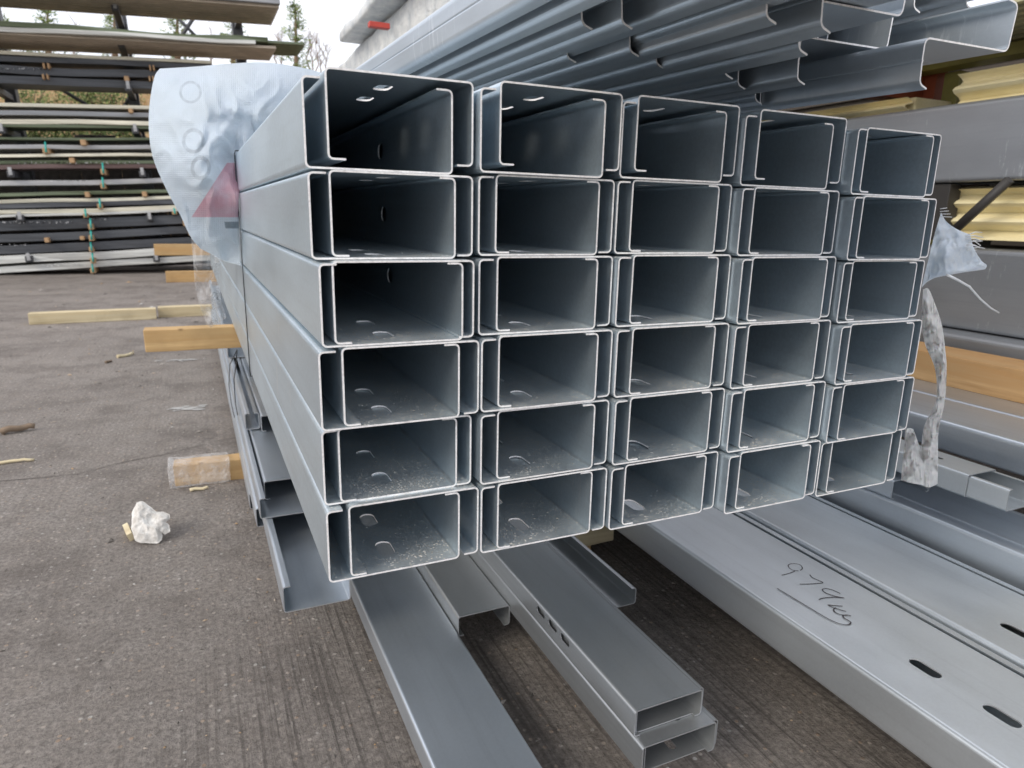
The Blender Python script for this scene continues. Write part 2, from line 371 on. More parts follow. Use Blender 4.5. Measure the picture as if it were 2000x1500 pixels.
for r in range(6):
    for c in range(5):
        y = st[r][c] * .2; z = S0 + (5 - r) * H + colz[c] * (1 if r < 5 else .5)
        bx = c * W
        up = .008 if (r == 0 and c < 4) else (.0015 if r == 0 else 0.)
        for kind, me in (('A', meA), ('B', meB)):
            o = bpy.data.objects.new('steel_purlin', me); COL.objects.link(o)
            jx = random.uniform(-.0012, .0012); jy = random.uniform(-.002, .006)
            if kind == 'A':
                o.location = (bx + adx.get((r, c), 0) + jx + .001, y + jy, z + .0004 - (.0 if r else 0)); lab = 'opening upwards'
            else:
                o.location = (bx + .0290 + bdx.get((r, c), 0) + jx, y + jy * .5 + (.004 if c else 0), z + .0036 + up); lab = 'opening downwards'
            o.rotation_euler = (0, 0, RAD(random.uniform(-.05, .05)))
            rr = f'{rows[r]} row' ; cc = cols[c] + (' column from left' if cols[c] in ('second', 'fourth') else ' column')
            tag(o, f'galvanised lipped purlin {lab}, {rr}, {cc} of the main stack', 'purlin', 'nested purlins of the main stack')

# saw dust and filings lying on the upward faces near the open ends
bm = bmesh.new()
td = MT('filings'); rnd = td.n('ShaderNodeNewGeometry').outputs['Random Per Island']
M['filings'] = td.set(col=td.ramp(rnd, (0, (.30, .25, .19)), (.65, (.48, .42, .34)), (.88, (.66, .63, .58)), (1, (.9, .9, .9))), rough=.7)
wts = [0, .5, .8, 1.1, 1.3, 1.7]
for r in range(6):
    for c in range(5):
        n = int(300 * wts[r] * (1.0 if c == 0 else .55 if c == 1 else .3)); y0 = st[r][c] * .2; z0 = S0 + (5 - r) * H + colz[c] * (1 if r < 5 else .5) + .0004 + TH
        for k in range(n):
            y = y0 + .006 + abs(random.gauss(0, .09)) + .02 * random.random(); x = c * W + .007 + random.random() * .182
            if abs(x - c * W - .097) < .014 and min(abs(y - y0 - .068), abs(y - y0 - .178)) < .028: continue
            if .05 > x - c * W > .026: continue
            sz = random.uniform(.00025, .0006) * (2.0 if random.random() < .04 else 1); q = Vector((x, y, z0 + .0003)); a_ = random.uniform(0, 6.28); e1 = Vector((math.cos(a_), math.sin(a_), 0)) * sz * random.uniform(1, 2.2); e2 = Vector((-math.sin(a_), math.cos(a_), 0)) * sz
            vv = [bm.verts.new(q + p_) for p_ in (e1, e2, -e1, -e2, Vector((0, 0, sz)))]
            for i_, j_ in ((0, 1), (1, 2), (2, 3), (3, 0)): bm.faces.new((vv[i_], vv[j_], vv[4]))
tag(bm_obj('filings', bm, M['filings']), 'tan dust and bright filings scattered inside the open purlin ends', 'dust', kind='stuff')

# ================================================================== LOWER LEFT BUNDLE (under the main stack)
def purlin(bm, slots, loc, label, mats=None, rot=(0, 0, 0), group=None, name='steel_purlin', cat='purlin'):
    me = punched('section', bm, slots, mats or [M['galv_lower'], M['edge_dull']])
    o = bpy.data.objects.new(name, me); COL.objects.link(o); o.location = loc; o.rotation_euler = rot
    return tag(o, label, cat, group)
def yat(px, py, z): return atZ(px, py, z).y
gl_ = 'channels in the lower left bundle'
low = [M['galv'], M['edge_dull']]
purlin(C_up(.158, .068, .017, .0025, 5), [], (-.008, yat(555, 1198, .222), .222), 'wide grey lipped channel open at the top, jutting out lowest beneath the main stack', low, group=gl_)
purlin(C_up(.158, .062, .016, .0025, 5), [], (-.022, yat(510, 1014, .2925), .2925), 'grey channel open at the top, resting on the lowest jutting channel', low, group=gl_)
purlin(C_dn(.158, .060, .014, .0025, 5), [], (.002, yat(516, 940, .358), .297), 'grey channel opening down, nested in the second channel above the lowest jutting one', low, group=gl_)
purlin(C_up(.05, .062, .016, .0025, 4), [], (-.012, yat(478, 808, .425), .3625), 'narrow grey upright channel at the upper left of the lower bundle', low, group=gl_)
purlin(C_dn(.15, .060, .014, .0025, 4), [], (.040, yat(494, 810, .43), .3625), 'short grey channel opening down, topmost and farthest back in the lower left bundle', low, group=gl_)
purlin(C_up(.158, .064, .016, .0025, 5), [], (-.02, 1.30, .156), 'grey channel hidden mostly beneath the lowest jutting channel, its side facing left', low, group=gl_)
purlin(C_up(.158, .060, .016, .0025, 5), [], (-.022, 1.6, .094), 'bottom grey channel of the lower left bundle, resting on the short ground timber', low, group=gl_)
purlin(C_up(.158, .055, .016, .0025, 3.6), [], (-.02, 2.75, .427), 'grey channel behind the wire ties, highest on the left side of the lower bundle', low, group=gl_)

# lower centre channels
lc = [M['galv_lower'], M['edge_dull']]
purlin(C_dn(.198, .062, .016, .0025, 6), [], (.206, -1.7, .048), 'long flat grey channel running out under the camera, left of the others', [M['galv'], M['edge_dull']])
purlin(C_dn(.146, .057, .015, .0025, 5), [], (.406, yat(892, 1206, .15), .093), 'short grey channel opening down, ending between the long flat channel and slotted pair', lc)
gp = 'nested channels ending at lower centre'
pt_sl = [((0, d, .038), .042, .018, 'x') for d in (.273, .332, .392)]
purlin(C_dn(.160, .058, .014, .0025, 5), pt_sl, (.550, .014, .194), 'grey channel with three slots in its side, topmost of the two at lower centre', lc, group=gp)
purlin(C_up(.160, .0555, .014, .0025, 5, l1=False), [], (.559, .022, .1937), 'grey channel opening upwards nested inside the three-slotted channel', lc, group=gp)
purlin(C_dn(.175, .066, .014, .0025, 5), [((.107, .053, .064), .042, .017, 'z')], (.553, -.013, .1265), 'grey channel opening down with one top slot, under the three-slotted channel', lc, group=gp)
purlin(C_up(.175, .062, .014, .0025, 5, l1=False), [((.09, .043, 0), .042, .017, 'z')], (.565, -.004, .126), 'grey channel opening upwards, lowest of the nested group at lower centre', lc, group=gp)
purlin(C_up(.145, .048, .014, .0025, 4), [], (.7425, yat(1237, 1149, .176), .128), 'dark grey dusty channel open at the top, right of the slotted pair', lc)

# right hand wide channels
pale = [M['galv_pale'], M['edge_dull']]
A0 = Vector((.925, -1.5, .26)); yA = -1.5
def sl(px, py, z): q = atZ(px, py, z); return q
s1, s2, s3 = sl(1807, 1305, .27), sl(1957, 1398, .27), sl(1985, 1232, .27)
slA = [((q.x - .925, q.y - yat(1800, 1502, .26) , .0885), .042, .019, 'z') for q in (s1, s2)]
yA = -.418
slA = [((q.x - 1.031, q.y - yA, .0975), .066, .028, 'z') for q in (s1, s2)]
gr = 'wide nested channels at lower right'
wide = purlin(C_dn(.290, .099, .022, .003, 6.5, .007), slA, (1.031, yA, .171), 'wide pale channel opening down with handwritten weight and two slots, lower right', pale, group=gr)
purlin(C_up(.290, .0955, .022, .003, 6.5, .007, l1=False), [], (1.066, yA - .12, .1708), 'wide channel opening upwards nested inside the one with handwritten weight', pale, group=gr)
slB = [((q.x - 1.369, q.y + 1.0, .0975), .066, .028, 'z') for q in (s3,)]
purlin(C_dn(.288, .099, .022, .003, 6.5, .007), slB, (1.369, -1.0, .171), 'wide pale channel opening down with one slot, right of the one with handwriting', pale, group=gr)
purlin(C_up(.290, .0955, .022, .003, 6.5, .007, l1=False), [], (1.402, -1.1, .1708), 'wide channel opening upwards nested in the right one of the two pale channels', pale, group=gr)
purlin(C_up(.286, .099, .022, .003, 6.5, .007), [], (1.7295, -1.3, .237), 'grey channel open at the top with dark inside, between pale channels and small ones', [M['galv'], M['edge_dull']], group='deep channels on the right')
purlin(C_dn(.176, .06, .014, .0025, 4), [], (1.732, yat(1738, 976, .3365), .3365), 'grey channel ending just behind the bottom right corner of the main stack', [M['galv'], M['edge_dull']], group='deep channels on the right')
purlin(C_dn(.125, .066, .012, .0025, 4), [((.06, .13, .064), .035, .014, 'z')], (1.765, yat(1891, 928, .48), .414), 'small grey channel opening down with a slot on top, right of the main stack', pale, group='small channels on the right')
purlin(C_up(.118, .062, .014, .0025, 4), [], (1.771, yat(1977, 956, .476), .4135), 'small bright channel open at the top, poking out of the slotted small one', pale, group='small channels on the right')
purlin(C_dn(.30, .10, .02, .003, 7, .012), [], (2.065, -2.2, .424), 'deep grey channel with rounded shoulder running below the long orange timber', [M['galv'], M['edge_dull']], group='deep channels on the right')
purlin(C_dn(.30, .10, .02, .003, 7, .012), [], (2.37, -2.2, .424), 'deep grey channel farther right, directly beneath the long orange timber', [M['galv'], M['edge_dull']], group='deep channels on the right')

# handwriting: felt-pen strokes lying on the pale channel (979 kg, underlined)
tk = MT('marker_ink'); M['ink'] = tk.set(col=(.035, .03, .035), rough=.5)
strokes = [[(1500 + a / 9.378, 1080 + b / 9.378) for a, b in q] for q in (
 [(590, 320), (630, 280), (590, 220), (490, 195), (400, 205), (370, 235), (400, 285), (470, 320), (560, 328)], [(500, 328), (400, 370), (250, 408)],
 [(765, 400), (810, 450), (900, 495), (1005, 545), (900, 560), (780, 570), (580, 573)],
 [(1325, 748), (1240, 705), (1140, 670), (1050, 655), (995, 675), (1040, 725), (1130, 765), (1250, 800), (1395, 828)], [(1390, 826), (1200, 815), (1020, 830), (930, 860)],
 [(1365, 980), (1230, 970), (1095, 955)], [(1097, 956), (1180, 1000), (1300, 1040), (1430, 1080)], [(1240, 1010), (1200, 1040), (1220, 1085), (1290, 1125), (1380, 1145), (1450, 1145), (1520, 1165)],
 [(1450, 1150), (1370, 1155), (1400, 1205), (1470, 1245), (1515, 1285), (1480, 1320), (1400, 1325), (1250, 1285), (1050, 1190), (800, 1040), (600, 920), (450, 830), (310, 745), (165, 660)])]
bm = bmesh.new()
zt = .2703
for sidx, s in enumerate(strokes):
    P = []
    pts = [atZ(a, b, zt) for a, b in s]
    for i in range(len(pts) - 1):
        p0 = pts[max(i - 1, 0)]; p1 = pts[i]; p2 = pts[i + 1]; p3 = pts[min(i + 2, len(pts) - 1)]
        for k in range(5):
            t = k / 5; P.append(.5 * ((2 * p1) + (p2 - p0) * t + (2 * p0 - 5 * p1 + 4 * p2 - p3) * t * t + (3 * p1 - p0 - 3 * p2 + p3) * t ** 3))
    P.append(pts[-1]); pv = None
    for i, q in enumerate(P):
        d = (P[min(i + 1, len(P) - 1)] - P[max(i - 1, 0)]); d.z = 0
        if d.length < 1e-6: continue
        d.normalize(); nrm = Vector((-d.y, d.x, 0)) * .0014
        zz = Vector((0, 0, i * .000004 + sidx * .0002))
        a, b = bm.verts.new(q + nrm + zz), bm.verts.new(q - nrm + zz)
        if pv: bm.faces.new((pv[0], a, b, pv[1]))
        pv = (a, b)
for q in bm.verts: q.co -= Vector((1.031, yA, .171))
wr = bm_obj('handwriting', bm, M['ink'], wide)

# ================================================================== TIMBERS
def timber(x0, x1, y0, y1, z0, z1, mat, label, rz=0, group='timber bearers', name='timber_bearer', rx=0):
    bm = bmesh.new(); cx, cy = (x0 + x1) / 2, (y0 + y1) / 2
    add_box(bm, x0 - cx, x1 - cx, y0 - cy, y1 - cy, 0, z1 - z0, .004)
    lng = 0 if x1 - x0 > y1 - y0 else 1
    n = 14; Lg = (x1 - x0) if lng == 0 else (y1 - y0)
    for k in range(1, n):
        co = [0, 0, 0]; no = [0, 0, 0]; co[lng] = -Lg / 2 + Lg * k / n; no[lng] = 1
        bmesh.ops.bisect_plane(bm, geom=bm.verts[:] + bm.edges[:] + bm.faces[:], plane_co=co, plane_no=no)
    for q in bm.verts: q.co += noise.noise_vector(q.co * 9 + Vector((x0, y0, z0)) * 3) * .0025
    o = bm_obj(name, bm, mat); o.location = (cx, cy, z0); o.rotation_euler = (0, rx, rz)
    return tag(o, label, 'timber', group)
timber(-.355, 1.2, 2.37, 2.46, .548, .6425, M['wood'], 'orange-brown timber sticking out left, directly beneath the main stack')
timber(-.283, 1.2, 2.15, 2.24, .0, .0925, M['wood'], 'short timber end wrapped in clear film, lying on the yard below the lower bundle', rz=RAD(-2))
timber(.42, 1.13, .97, 1.07, .045, .124, M['wood_pale'], 'pale yellow timber glimpsed under the second and third columns of the main stack')
timber(.45, 1.05, .99, 1.05, 0, .044, M['wood'], 'brown timber on the ground under the pale yellow one')
timber(1.0, 3.0, 2.2, 2.3, 0, .169, M['wood'], 'dark timber under the wide pale channels')
timber(1.25, 2.9, -1.1, -1.0, 0, .169, M['wood'], 'timber bearer under the near ends of the wide pale channels')
timber(-1.664, -.545, 7.2, 7.34, 0, .11, M['wood_pale'], 'long pale timber lying on the yard, farthest left', rz=RAD(4))
timber(-.53, .6, 7.36, 7.5, 0, .11, M['wood_pale'], 'pale timber on the yard behind the long pale one, running under the stack', rz=RAD(2))
timber(-.56, .6, 11.3, 11.45, 0, .17, M['wood'], 'stubby brown timber in the distance at foot of the cladding rack', rz=RAD(1))
timber(-.72, .5, 12.0, 12.2, .38, .56, M['wood'], 'brown timber jutting right at the lower shelves of the cladding rack', rz=RAD(1))
timber(2.565, 2.78, -2.2, 4.5, .524, .645, M['wood_y'], 'long orange timber lying along the channels, right of the main stack')

# clear film round the lower timber end
tc_ = MT('clear_film'); v = tc_.coord(); 
wn = tc_.noise(14, v, 5, .6)
M['film'] = tc_.set(col=(.86, .87, .88), rough=.22, alpha=tc_.grey(wn, .35, .7, .12, .5), spec=.8, normal=tc_.bump(wn, .9, .03))
bm = bmesh.new(); add_box(bm, -.12, .12, -.056, .058, -.002, .104, .01)
bmesh.ops.subdivide_edges(bm, edges=bm.edges, cuts=4, use_grid_fill=True)
for q in bm.verts: q.co += noise.noise_vector(q.co * 22) * .006
o = bm_obj('clear_film', bm, M['film'], smooth=True); o.location = (-.185, 2.2, .004)
tag(o, 'clear plastic film wrapped round the short timber end on the yard', 'plastic film')

# ================================================================== OVERHEAD Z PURLINS (shingled)
def Zsec(x0=0, L_=6, fd=.066, fu=.074, wd=.205, lip=.022, t=.0028, seg=5):
    # origin at lower left lip corner ; flange down at left, web, flange up at right ; lips flare outwards
    return profile([(lip, -.006), (.004, 0), (.0012, fd * .47), (.0022, fd * .5), (.0008, fd * .53), (0, fd), (wd, fd + .002), (wd + .004, fd + fu), (wd - lip, fd + fu + .004)], t, L_, .011, seg)
ends = [((1793, 163), 'in front of the red beam, longest at the right'), ((1482, 203), 'small end just above the fourth column of the stack'), ((1472, 195), 'lip glimpsed above the gap between columns three and four'),
        ((1554, 155), 'second longest, left of the rightmost end'), ((1438, 165), 'ending above the third column, under a longer one'), ((1412, 144), 'only its pointed lip showing left of the overhead ends'),
        ((1556, 95), 'whose pointed lip ends above the second longest'), ((1599, 50), 'tall curved end near the top edge of the photo'), ((1278, 124), 'dark hollow end above the second stack column'),
        ((1492, 32), 'curved end left of the tall top one'), ((1226, 99), 'faint lip ending halfway along the overhead ribs'), ((1104, 112), 'faint lip nearest the leftmost stack column'),
        ((1210, 43), 'tall hooked end at the middle top edge'), ((1132, 45), 'short bright lip left of the tall hooked end')]
zt_ = math.tan(RAD(1.3))
meZ = None
def zplace(k, px, py, label, dx=0):
    z = 1.366 + .0042 * k
    for it in range(8):
        q = atZ(px, py, z); z = 1.366 + .0042 * k + zt_ * (q.y + .08)
    return q
def zadd(loc, label):
    global meZ
    if meZ is None:
        b_ = Zsec(); meZ = bpy.data.meshes.new('zed_purlin'); b_.to_mesh(meZ); b_.free(); meZ.materials.append(M['galv_over']); meZ.materials.append(M['edge'])
    o = bpy.data.objects.new('zed_purlin', meZ); COL.objects.link(o); o.location = loc; o.rotation_euler = (RAD(1.3), 0, RAD(random.uniform(-.1, .1)))
    tag(o, label, 'purlin', 'overhead zed purlins')
for k, ((px, py), lab) in enumerate(ends):
    zadd(zplace(k, px, py, lab), 'grey zed purlin overhead, ' + lab)
for k, ratio, lab in ((14, 1.78, 'second rib from the sky side, its end outside the picture'), (15, 1.56, 'leftmost rib with its broad pale side against the sky')):
    z = 1.366 + .0042 * k; zadd(Vector((CP.x + ratio * (z - CP.z - .004), -.75, z - zt_ * .7)), 'grey zed purlin overhead, ' + lab)
for (px, py), dxx in (((1104, 112), -.007), ((1226, 99), -.007)):
    q = zplace(11, px, py, ''); zadd(Vector((q.x + dxx, -.55, q.z + .011 - zt_ * (q.y + .55))), 'long grey zed purlin overhead covering the faint lip ' + ('nearest the leftmost column' if px < 1200 else 'halfway along the ribs'))
# second tier resting on the upturned flanges
for (px, py, z, lab) in ((1884, 8, 1.535, 'whose small curved lip shows above the long rightmost end'), (1782, 14, 1.525, 'short lip at the top edge beside the curved one'), (1960, -30, 1.545, 'upper tier piece farthest right, filling the top edge'), (1640, -40, 1.54, 'in the upper tier above the second longest')):
    zadd(atZ(px, py, z), 'grey zed purlin overhead, ' + lab)
# bearer timbers that carry the overhead bundle on the far part of the main stack
timber(.1, 1.35, 3.2, 3.3, 1.318, 1.43, M['wood'], 'timber between the main stack and the overhead zed purlins')

# ================================================================== RIGHT RACK
wt = MT('long_wide_steel'); 
M['panel'] = mat_galv('galvanised_wide', base=(.34, .355, .375), rough=.46, metal=.8, scr=.6)
xr_ = CP.x + 3.1
purlin(C_dn(.25, .335, .03, .003, 9, .02), [], (xr_, -3, CP.z + 3.1 / 16.7), 'tall galvanised beam on the rack, right of the top corner of the stack', [M['panel'], M['edge_dull']], name='steel_beam', cat='beam', group='tall beams on the right rack')
purlin(C_dn(.25, .355, .03, .003, 9, .02), [], (xr_, -3, CP.z - 3.1 / 6.85), 'tall galvanised beam behind the blue woven scrap', [M['panel'], M['edge_dull']], name='steel_beam', cat='beam', group='tall beams on the right rack')
purlin(C_dn(.30, .09, .03, .003, 9, .02), [], (xr_ - .12, -3, .602), 'flat grey beam just behind the long orange timber', [M['panel'], M['edge_dull']], name='steel_beam', cat='beam', group='tall beams on the right rack')
# rack frame
to = MT('painted_frames'); M['olive'] = mat_plain('olive_paint', (.27, .25, .07), .5, scale=8); M['red'] = mat_plain('red_oxide_paint', (.30, .07, .03), .55, scale=8); M['dark'] = mat_plain('dark_paint', (.035, .032, .03), .6)
p1 = atX(1838, 190, CP.x + 3.55); p2 = atX(1868, 190, CP.x + 3.55)
rk = empty('storage_rack', (CP.x + 3.55, p1.y, 0)); tag(rk, 'yellow-green steel rack post with red beam and dark brace, right background', 'rack')
def part(name, x0, x1, y0, y1, z0, z1, mat, par, bev=.004):
    bm = bmesh.new(); add_box(bm, x0, x1, y0, y1, z0, z1, bev); o = bm_obj(name, bm, mat); o.parent = par; o.matrix_parent_inverse = Matrix.Translation(par.location).inverted() if par.type == 'EMPTY' else Matrix(); return o
part('post', CP.x + 3.55, CP.x + 3.68, p2.y, p1.y, 0, 1.90, M['olive'], rk)
part('post', CP.x + 3.68, CP.x + 3.78, p2.y - .16, p1.y - .22, 0, 1.90, M['dark'], rk)
yb_ = p1.y + .12
a = atY(1560, 178, yb_); b = atY(1800, 197, yb_); c = atY(1812, 158, yb_)
part('beam', a.x - 1.2, b.x, yb_, yb_ + .12, b.z, c.z + .06, M['red'], rk)
part('bracket', b.x + .005, b.x + .09, yb_ - .06, yb_ + .1, b.z - .03, c.z + .05, M['red'], rk)
part('rail', CP.x + 3.42, CP.x + 3.54, -4, 5, 1.90, 1.955, M['olive'], rk)
b1 = atX(1868, 446, CP.x + 3.05); b2 = atX(1962, 360, CP.x + 3.05)
bm = bmesh.new(); tube(bm, [b1 - (b2 - b1) * .05, b2 + (b2 - b1) * .1], .022, 4); o = bm_obj('brace', bm, M['dark']); o.parent = rk; o.matrix_parent_inverse = Matrix.Translation(rk.location).inverted()
q = atX(1842, 400, CP.x + 3.12); part('post', CP.x + 3.12, CP.x + 3.2, q.y - .02, q.y + .10, 1.082, 1.33, M['dark'], rk)
# decking sheet overhead with ribs along y
def corr(name, n, pitch, depth, L_, horizontal=True, t=.004, kind='trap'):
    bm = bmesh.new(); pts = []
    for i in range(n):
        x = i * pitch
        if kind == 'trap': pts += [(x, 0), (x + pitch * .42, 0), (x + pitch * .5, depth), (x + pitch * .92, depth)]
        else:
            for k in range(6): pts.append((x + pitch * k / 6, depth * .5 * (1 - math.cos(2 * math.pi * k / 6))))
    lo = []; 
    for (u, d) in pts:
        lo.append((u, d))
    P0 = [[bm.verts.new((u, y, d) if horizontal else (d, y, u)) for (u, d) in lo] for y in (0, L_)]
    P1 = [[bm.verts.new((u, y, d + t) if horizontal else (d + t, y, u)) for (u, d) in lo] for y in (0, L_)]
    for i in range(len(lo) - 1):
        bm.faces.new((P0[0][i], P0[0][i + 1], P0[1][i + 1], P0[1][i])); bm.faces.new((P1[0][i + 1], P1[0][i], P1[1][i], P1[1][i + 1]))
        bm.faces.new((P0[0][i + 1], P0[0][i], P1[0][i], P1[0][i + 1])); bm.faces.new((P0[1][i], P0[1][i + 1], P1[1][i + 1], P1[1][i]))
    for a_ in (0, -1): bm.faces.new((P0[0][a_], P0[1][a_], P1[1][a_], P1[0][a_]))
    bmesh.ops.recalc_face_normals(bm, faces=bm.faces)
    return bm
M['deck'] = mat_plain('olive_grey_sheet', (.40, .37, .22), .5, .3, scale=5)
o = bm_obj('roof_deck', corr('d', 13, .075, .02, 8.5), M['deck']); o.location = (2.72, -3.5, 1.958)
tag(o, 'ribbed olive-grey sheet overhead at top right, seen from underneath', 'decking')
M['deck_edge'] = mat_plain('pale_trim', (.45, .44, .38), .6)
tgd = MT('gold_sheet'); v = tgd.coord(); ng = tgd.noise(6, tgd.coord((1, .3, 2)), 8, .7)
M['gold'] = tgd.set(col=tgd.mix(tgd.grey(ng, .35, .7), (.74, .64, .36), (.92, .84, .58)), rough=.5, metal=.0, normal=tgd.bump(tgd.noise(30, v, 5, .7), .2, .004))
def gold_pack(x, y0, y1, z0, z1, label, n=3):
    e = empty('sheet_pack', (x, (y0 + y1) / 2, z0)); tag(e, label, 'sheet pack', 'gold corrugated packs on the right')
    pitch = (z1 - z0) / n
    bm = corr('g', n, pitch, .065, y1 - y0, False, .01, 'sine')
    for f in bm.faces: f.smooth = False
    o = bm_obj('front_sheet', bm, M['gold']); o.parent = e; o.location = (-.078, -(y1 - y0) / 2, 0)
    bm = bmesh.new(); add_box(bm, .012, .7, -(y1 - y0) / 2 + .005, (y1 - y0) / 2 - .005, .0, z1 - z0, .01); o = bm_obj('pack_body', bm, M['gold']); o.parent = e
q1 = atX(1876, 180, CP.x + 3.2); gold_pack(CP.x + 3.22, q1.y - 5, q1.y, 1.655, 1.815, 'gold corrugated pack right of the yellow-green post, above the tall beam', 2)
q2 = atX(1779, 215, CP.x + 3.25); gold_pack(CP.x + 3.27, q2.y, q2.y + 6, 1.655, 1.757, 'gold corrugated pack left of the post, just above the top of the stack', 2)
q3 = atX(1850, 420, CP.x + 3.2); gold_pack(CP.x + 3.24, q3.y - 5, q3.y, 1.09, 1.322, 'gold corrugated pack below the upper tall beam, behind the dark brace', 3)
# dark shed wall at the back
tw = MT('shed_wall'); wvn = tw.noise(3, tw.coord(), 4); M['shed'] = tw.set(col=tw.mix(wvn, (.035, .028, .022), (.075, .06, .045)), rough=.8)
bm = corr('w', 40, .2, .04, 16, False, .01); o = bm_obj('shed_wall', bm, M['shed']); 
o.rotation_euler = (0, 0, 0); o.location = (CP.x + 5.2, -5, 0); o.scale = (1, 1, .30)
tag(o, 'dark shed wall behind the gold packs', 'wall')

# ================================================================== WRAPPED PACKS (top, behind overhead purlins)
twp = MT('wrap_film'); v = twp.coord(); nw = twp.noise(7, v, 7, .7)
M['wrap'] = twp.set(col=twp.mix(twp.grey(nw, .35, .65), (.50, .53, .55), (.86, .86, .83)), rough=.32, spec=.7, normal=twp.bump(nw, 1, .05))
M['cream'] = mat_plain('cream_sheet', (.66, .65, .52), .5)
def wrapped(x0, x1, y0, y1, z0, z1, label, red=False):
    bm = bmesh.new(); add_box(bm, x0, x1, y0, y1, z0, z1, .03)
    bmesh.ops.subdivide_edges(bm, edges=[e for e in bm.edges if e.calc_length() > .25], cuts=14, use_grid_fill=True)
    for q in bm.verts: q.co += noise.noise_vector(q.co * 5) * .022 + noise.noise_vector(q.co * 16) * .007
    e = empty('wrapped_pack', ((x0 + x1) / 2, (y0 + y1) / 2, z0)); tag(e, label, 'wrapped pack', 'film wrapped packs at the top')
    o = bm_obj('wrapping', bm, M['wrap'], smooth=True); o.parent = e; o.matrix_parent_inverse = Matrix.Translation(e.location).inverted()
    if red:
        part('end_label', x0 + .10, x0 + .40, y0 - .055, y0 - .03, z0 + .02, z0 + .12, mat_plain('red_print', (.60, .06, .04), .5), e)
t1 = atY(660, 60, 5.0); t2 = atY(660, 84, 5.0)
wrapped(t1.x, t1.x + 1.0, 1.6, 5.0, t2.z, t1.z, 'clear film wrapped pack highest against the sky, right of the conifers')
t3 = atY(646, 138, 6.0)
wrapped(t3.x + .02, t3.x + 1.1, 2.2, 6.0, t2.z - .36, t2.z - .02, 'pale film wrapped pack with cream sides, under the highest wrapped pack')
a = atY(722, 40, 3.4); b = atY(762, 56, 3.4)
o = box('red_board', a.x, b.x, 3.4, 3.45, b.z, a.z, mat_plain('red_board_paint', (.55, .07, .05), .5)); tag(o, 'small red board between the two film wrapped packs', 'board')
# steel square tube seen under them
bm = bmesh.new(); a = atX(690, 118, .55)
purlin(C_dn(.12, .05, .012, .0025, 5), [], (.36, 2.1, 1.47), 'dark grey channel end between wrapped packs and the overhead zed purlins', [M['galv_lower'], M['edge_dull']])
# clear bubble of film on top of the stack
def blob(name, cen, rad, mat, label, cat, sub=4, amp=.25, fr=6, flat=None):
    bm = bmesh.new(); bmesh.ops.create_icosphere(bm, subdivisions=sub, radius=1)
    for q in bm.verts:
        d = q.co.copy(); k = 1 + amp * noise.noise(d * fr * .3 + Vector(cen)) + amp * .5 * noise.noise(d * fr)
        q.co = Vector((d.x * rad[0], d.y * rad[1], d.z * rad[2])) * k
        if flat is not None: q.co.z = max(q.co.z, flat)
    o = bm_obj(name, bm, mat, smooth=True); o.location = cen; return tag(o, label, cat)
c = atY(670, 150, 1.35)
blob('clear_film', (c.x, 1.5, 1.325), (.15, .25, .085), M['film'], 'bubble of clear plastic film lying on top of the main stack', 'plastic film', flat=-.002)

# ================================================================== WOVEN TARP
tt = MT('woven_sheet'); uv = tt.n('ShaderNodeTexCoord').outputs['UV']; sp = tt.n('ShaderNodeSeparateXYZ'); tt.l(uv, sp.inputs[0]); U_, V_ = sp.outputs[0], sp.outputs[1]
def wave(t, c, f, dirr):
    m_ = t.n('ShaderNodeTexWave'); m_.bands_direction = dirr; m_.inputs['Scale'].default_value = f; m_.inputs['Distortion'].default_value = .4; t.l(c, m_.inputs['Vector']); return m_.outputs[0]
wv_ = tt.math('MULTIPLY', wave(tt, uv, 34, 'X'), wave(tt, uv, 34, 'Y'))
wv2 = wave(tt, uv, 30, 'DIAGONAL')
base = tt.mix(tt.math('MULTIPLY', wv_, .35), (.78, .86, .93), (.90, .94, .97))
base = tt.mix(tt.grey(tt.noise(3.5, uv, 4), .4, .65, 0, .45), base, (.66, .71, .72))
def ring(cx, cy, rx, ry, r0, r1):
    a = tt.math('MULTIPLY', tt.math('SUBTRACT', U_, cx), 1 / rx); b = tt.math('MULTIPLY', tt.math('SUBTRACT', V_, cy), 1 / ry)
    d = tt.math('SQRT', tt.math('ADD', tt.math('MULTIPLY', a, a), tt.math('MULTIPLY', b, b)))
    return tt.math('MULTIPLY', tt.math('GREATER_THAN', d, r0), tt.math('LESS_THAN', d, r1))
def half(a, b, c_):   # a*u+b*v < c
    return tt.math('LESS_THAN', tt.math('ADD', tt.math('MULTIPLY', U_, a), tt.math('MULTIPLY', V_, b)), c_)
# uv: u=(px-280)/400, v=(py-120)/400
def U(px): return (px - 280) / 400
def Vv(py): return (py - 120) / 400
g = tt.math('MAXIMUM', ring(U(378), Vv(275), .05, .055, .8, 1.12), ring(U(392), Vv(328), .045, .055, .72, 1.1))
g = tt.math('MAXIMUM', g, ring(U(372), Vv(180), .05, .05, .85, 1.1))
base = tt.mix(tt.math('MULTIPLY', tt.math('MULTIPLY', g, tt.grey(tt.noise(40, uv, 3), .3, .6, .35, 1)), .42), base, (.33, .38, .42))
pink = tt.math('MULTIPLY', half(-.84, -.55, -.84 * U(441) - .55 * Vv(322)), half(0, 1, Vv(424)))
pink = tt.math('MULTIPLY', pink, half(0, -1, -Vv(318)))
base = tt.mix(tt.math('MULTIPLY', pink, tt.grey(tt.noise(9, uv, 5), .3, .6, .5, .85)), base, (.72, .42, .50))
bar = tt.math('MULTIPLY', tt.math('MULTIPLY', half(0, 1, Vv(446)), half(0, -1, -Vv(433))), half(-1, .2, -U(438) + .2 * Vv(433)))
base = tt.mix(tt.math('MULTIPLY', bar, .8), base, (.30, .37, .42))
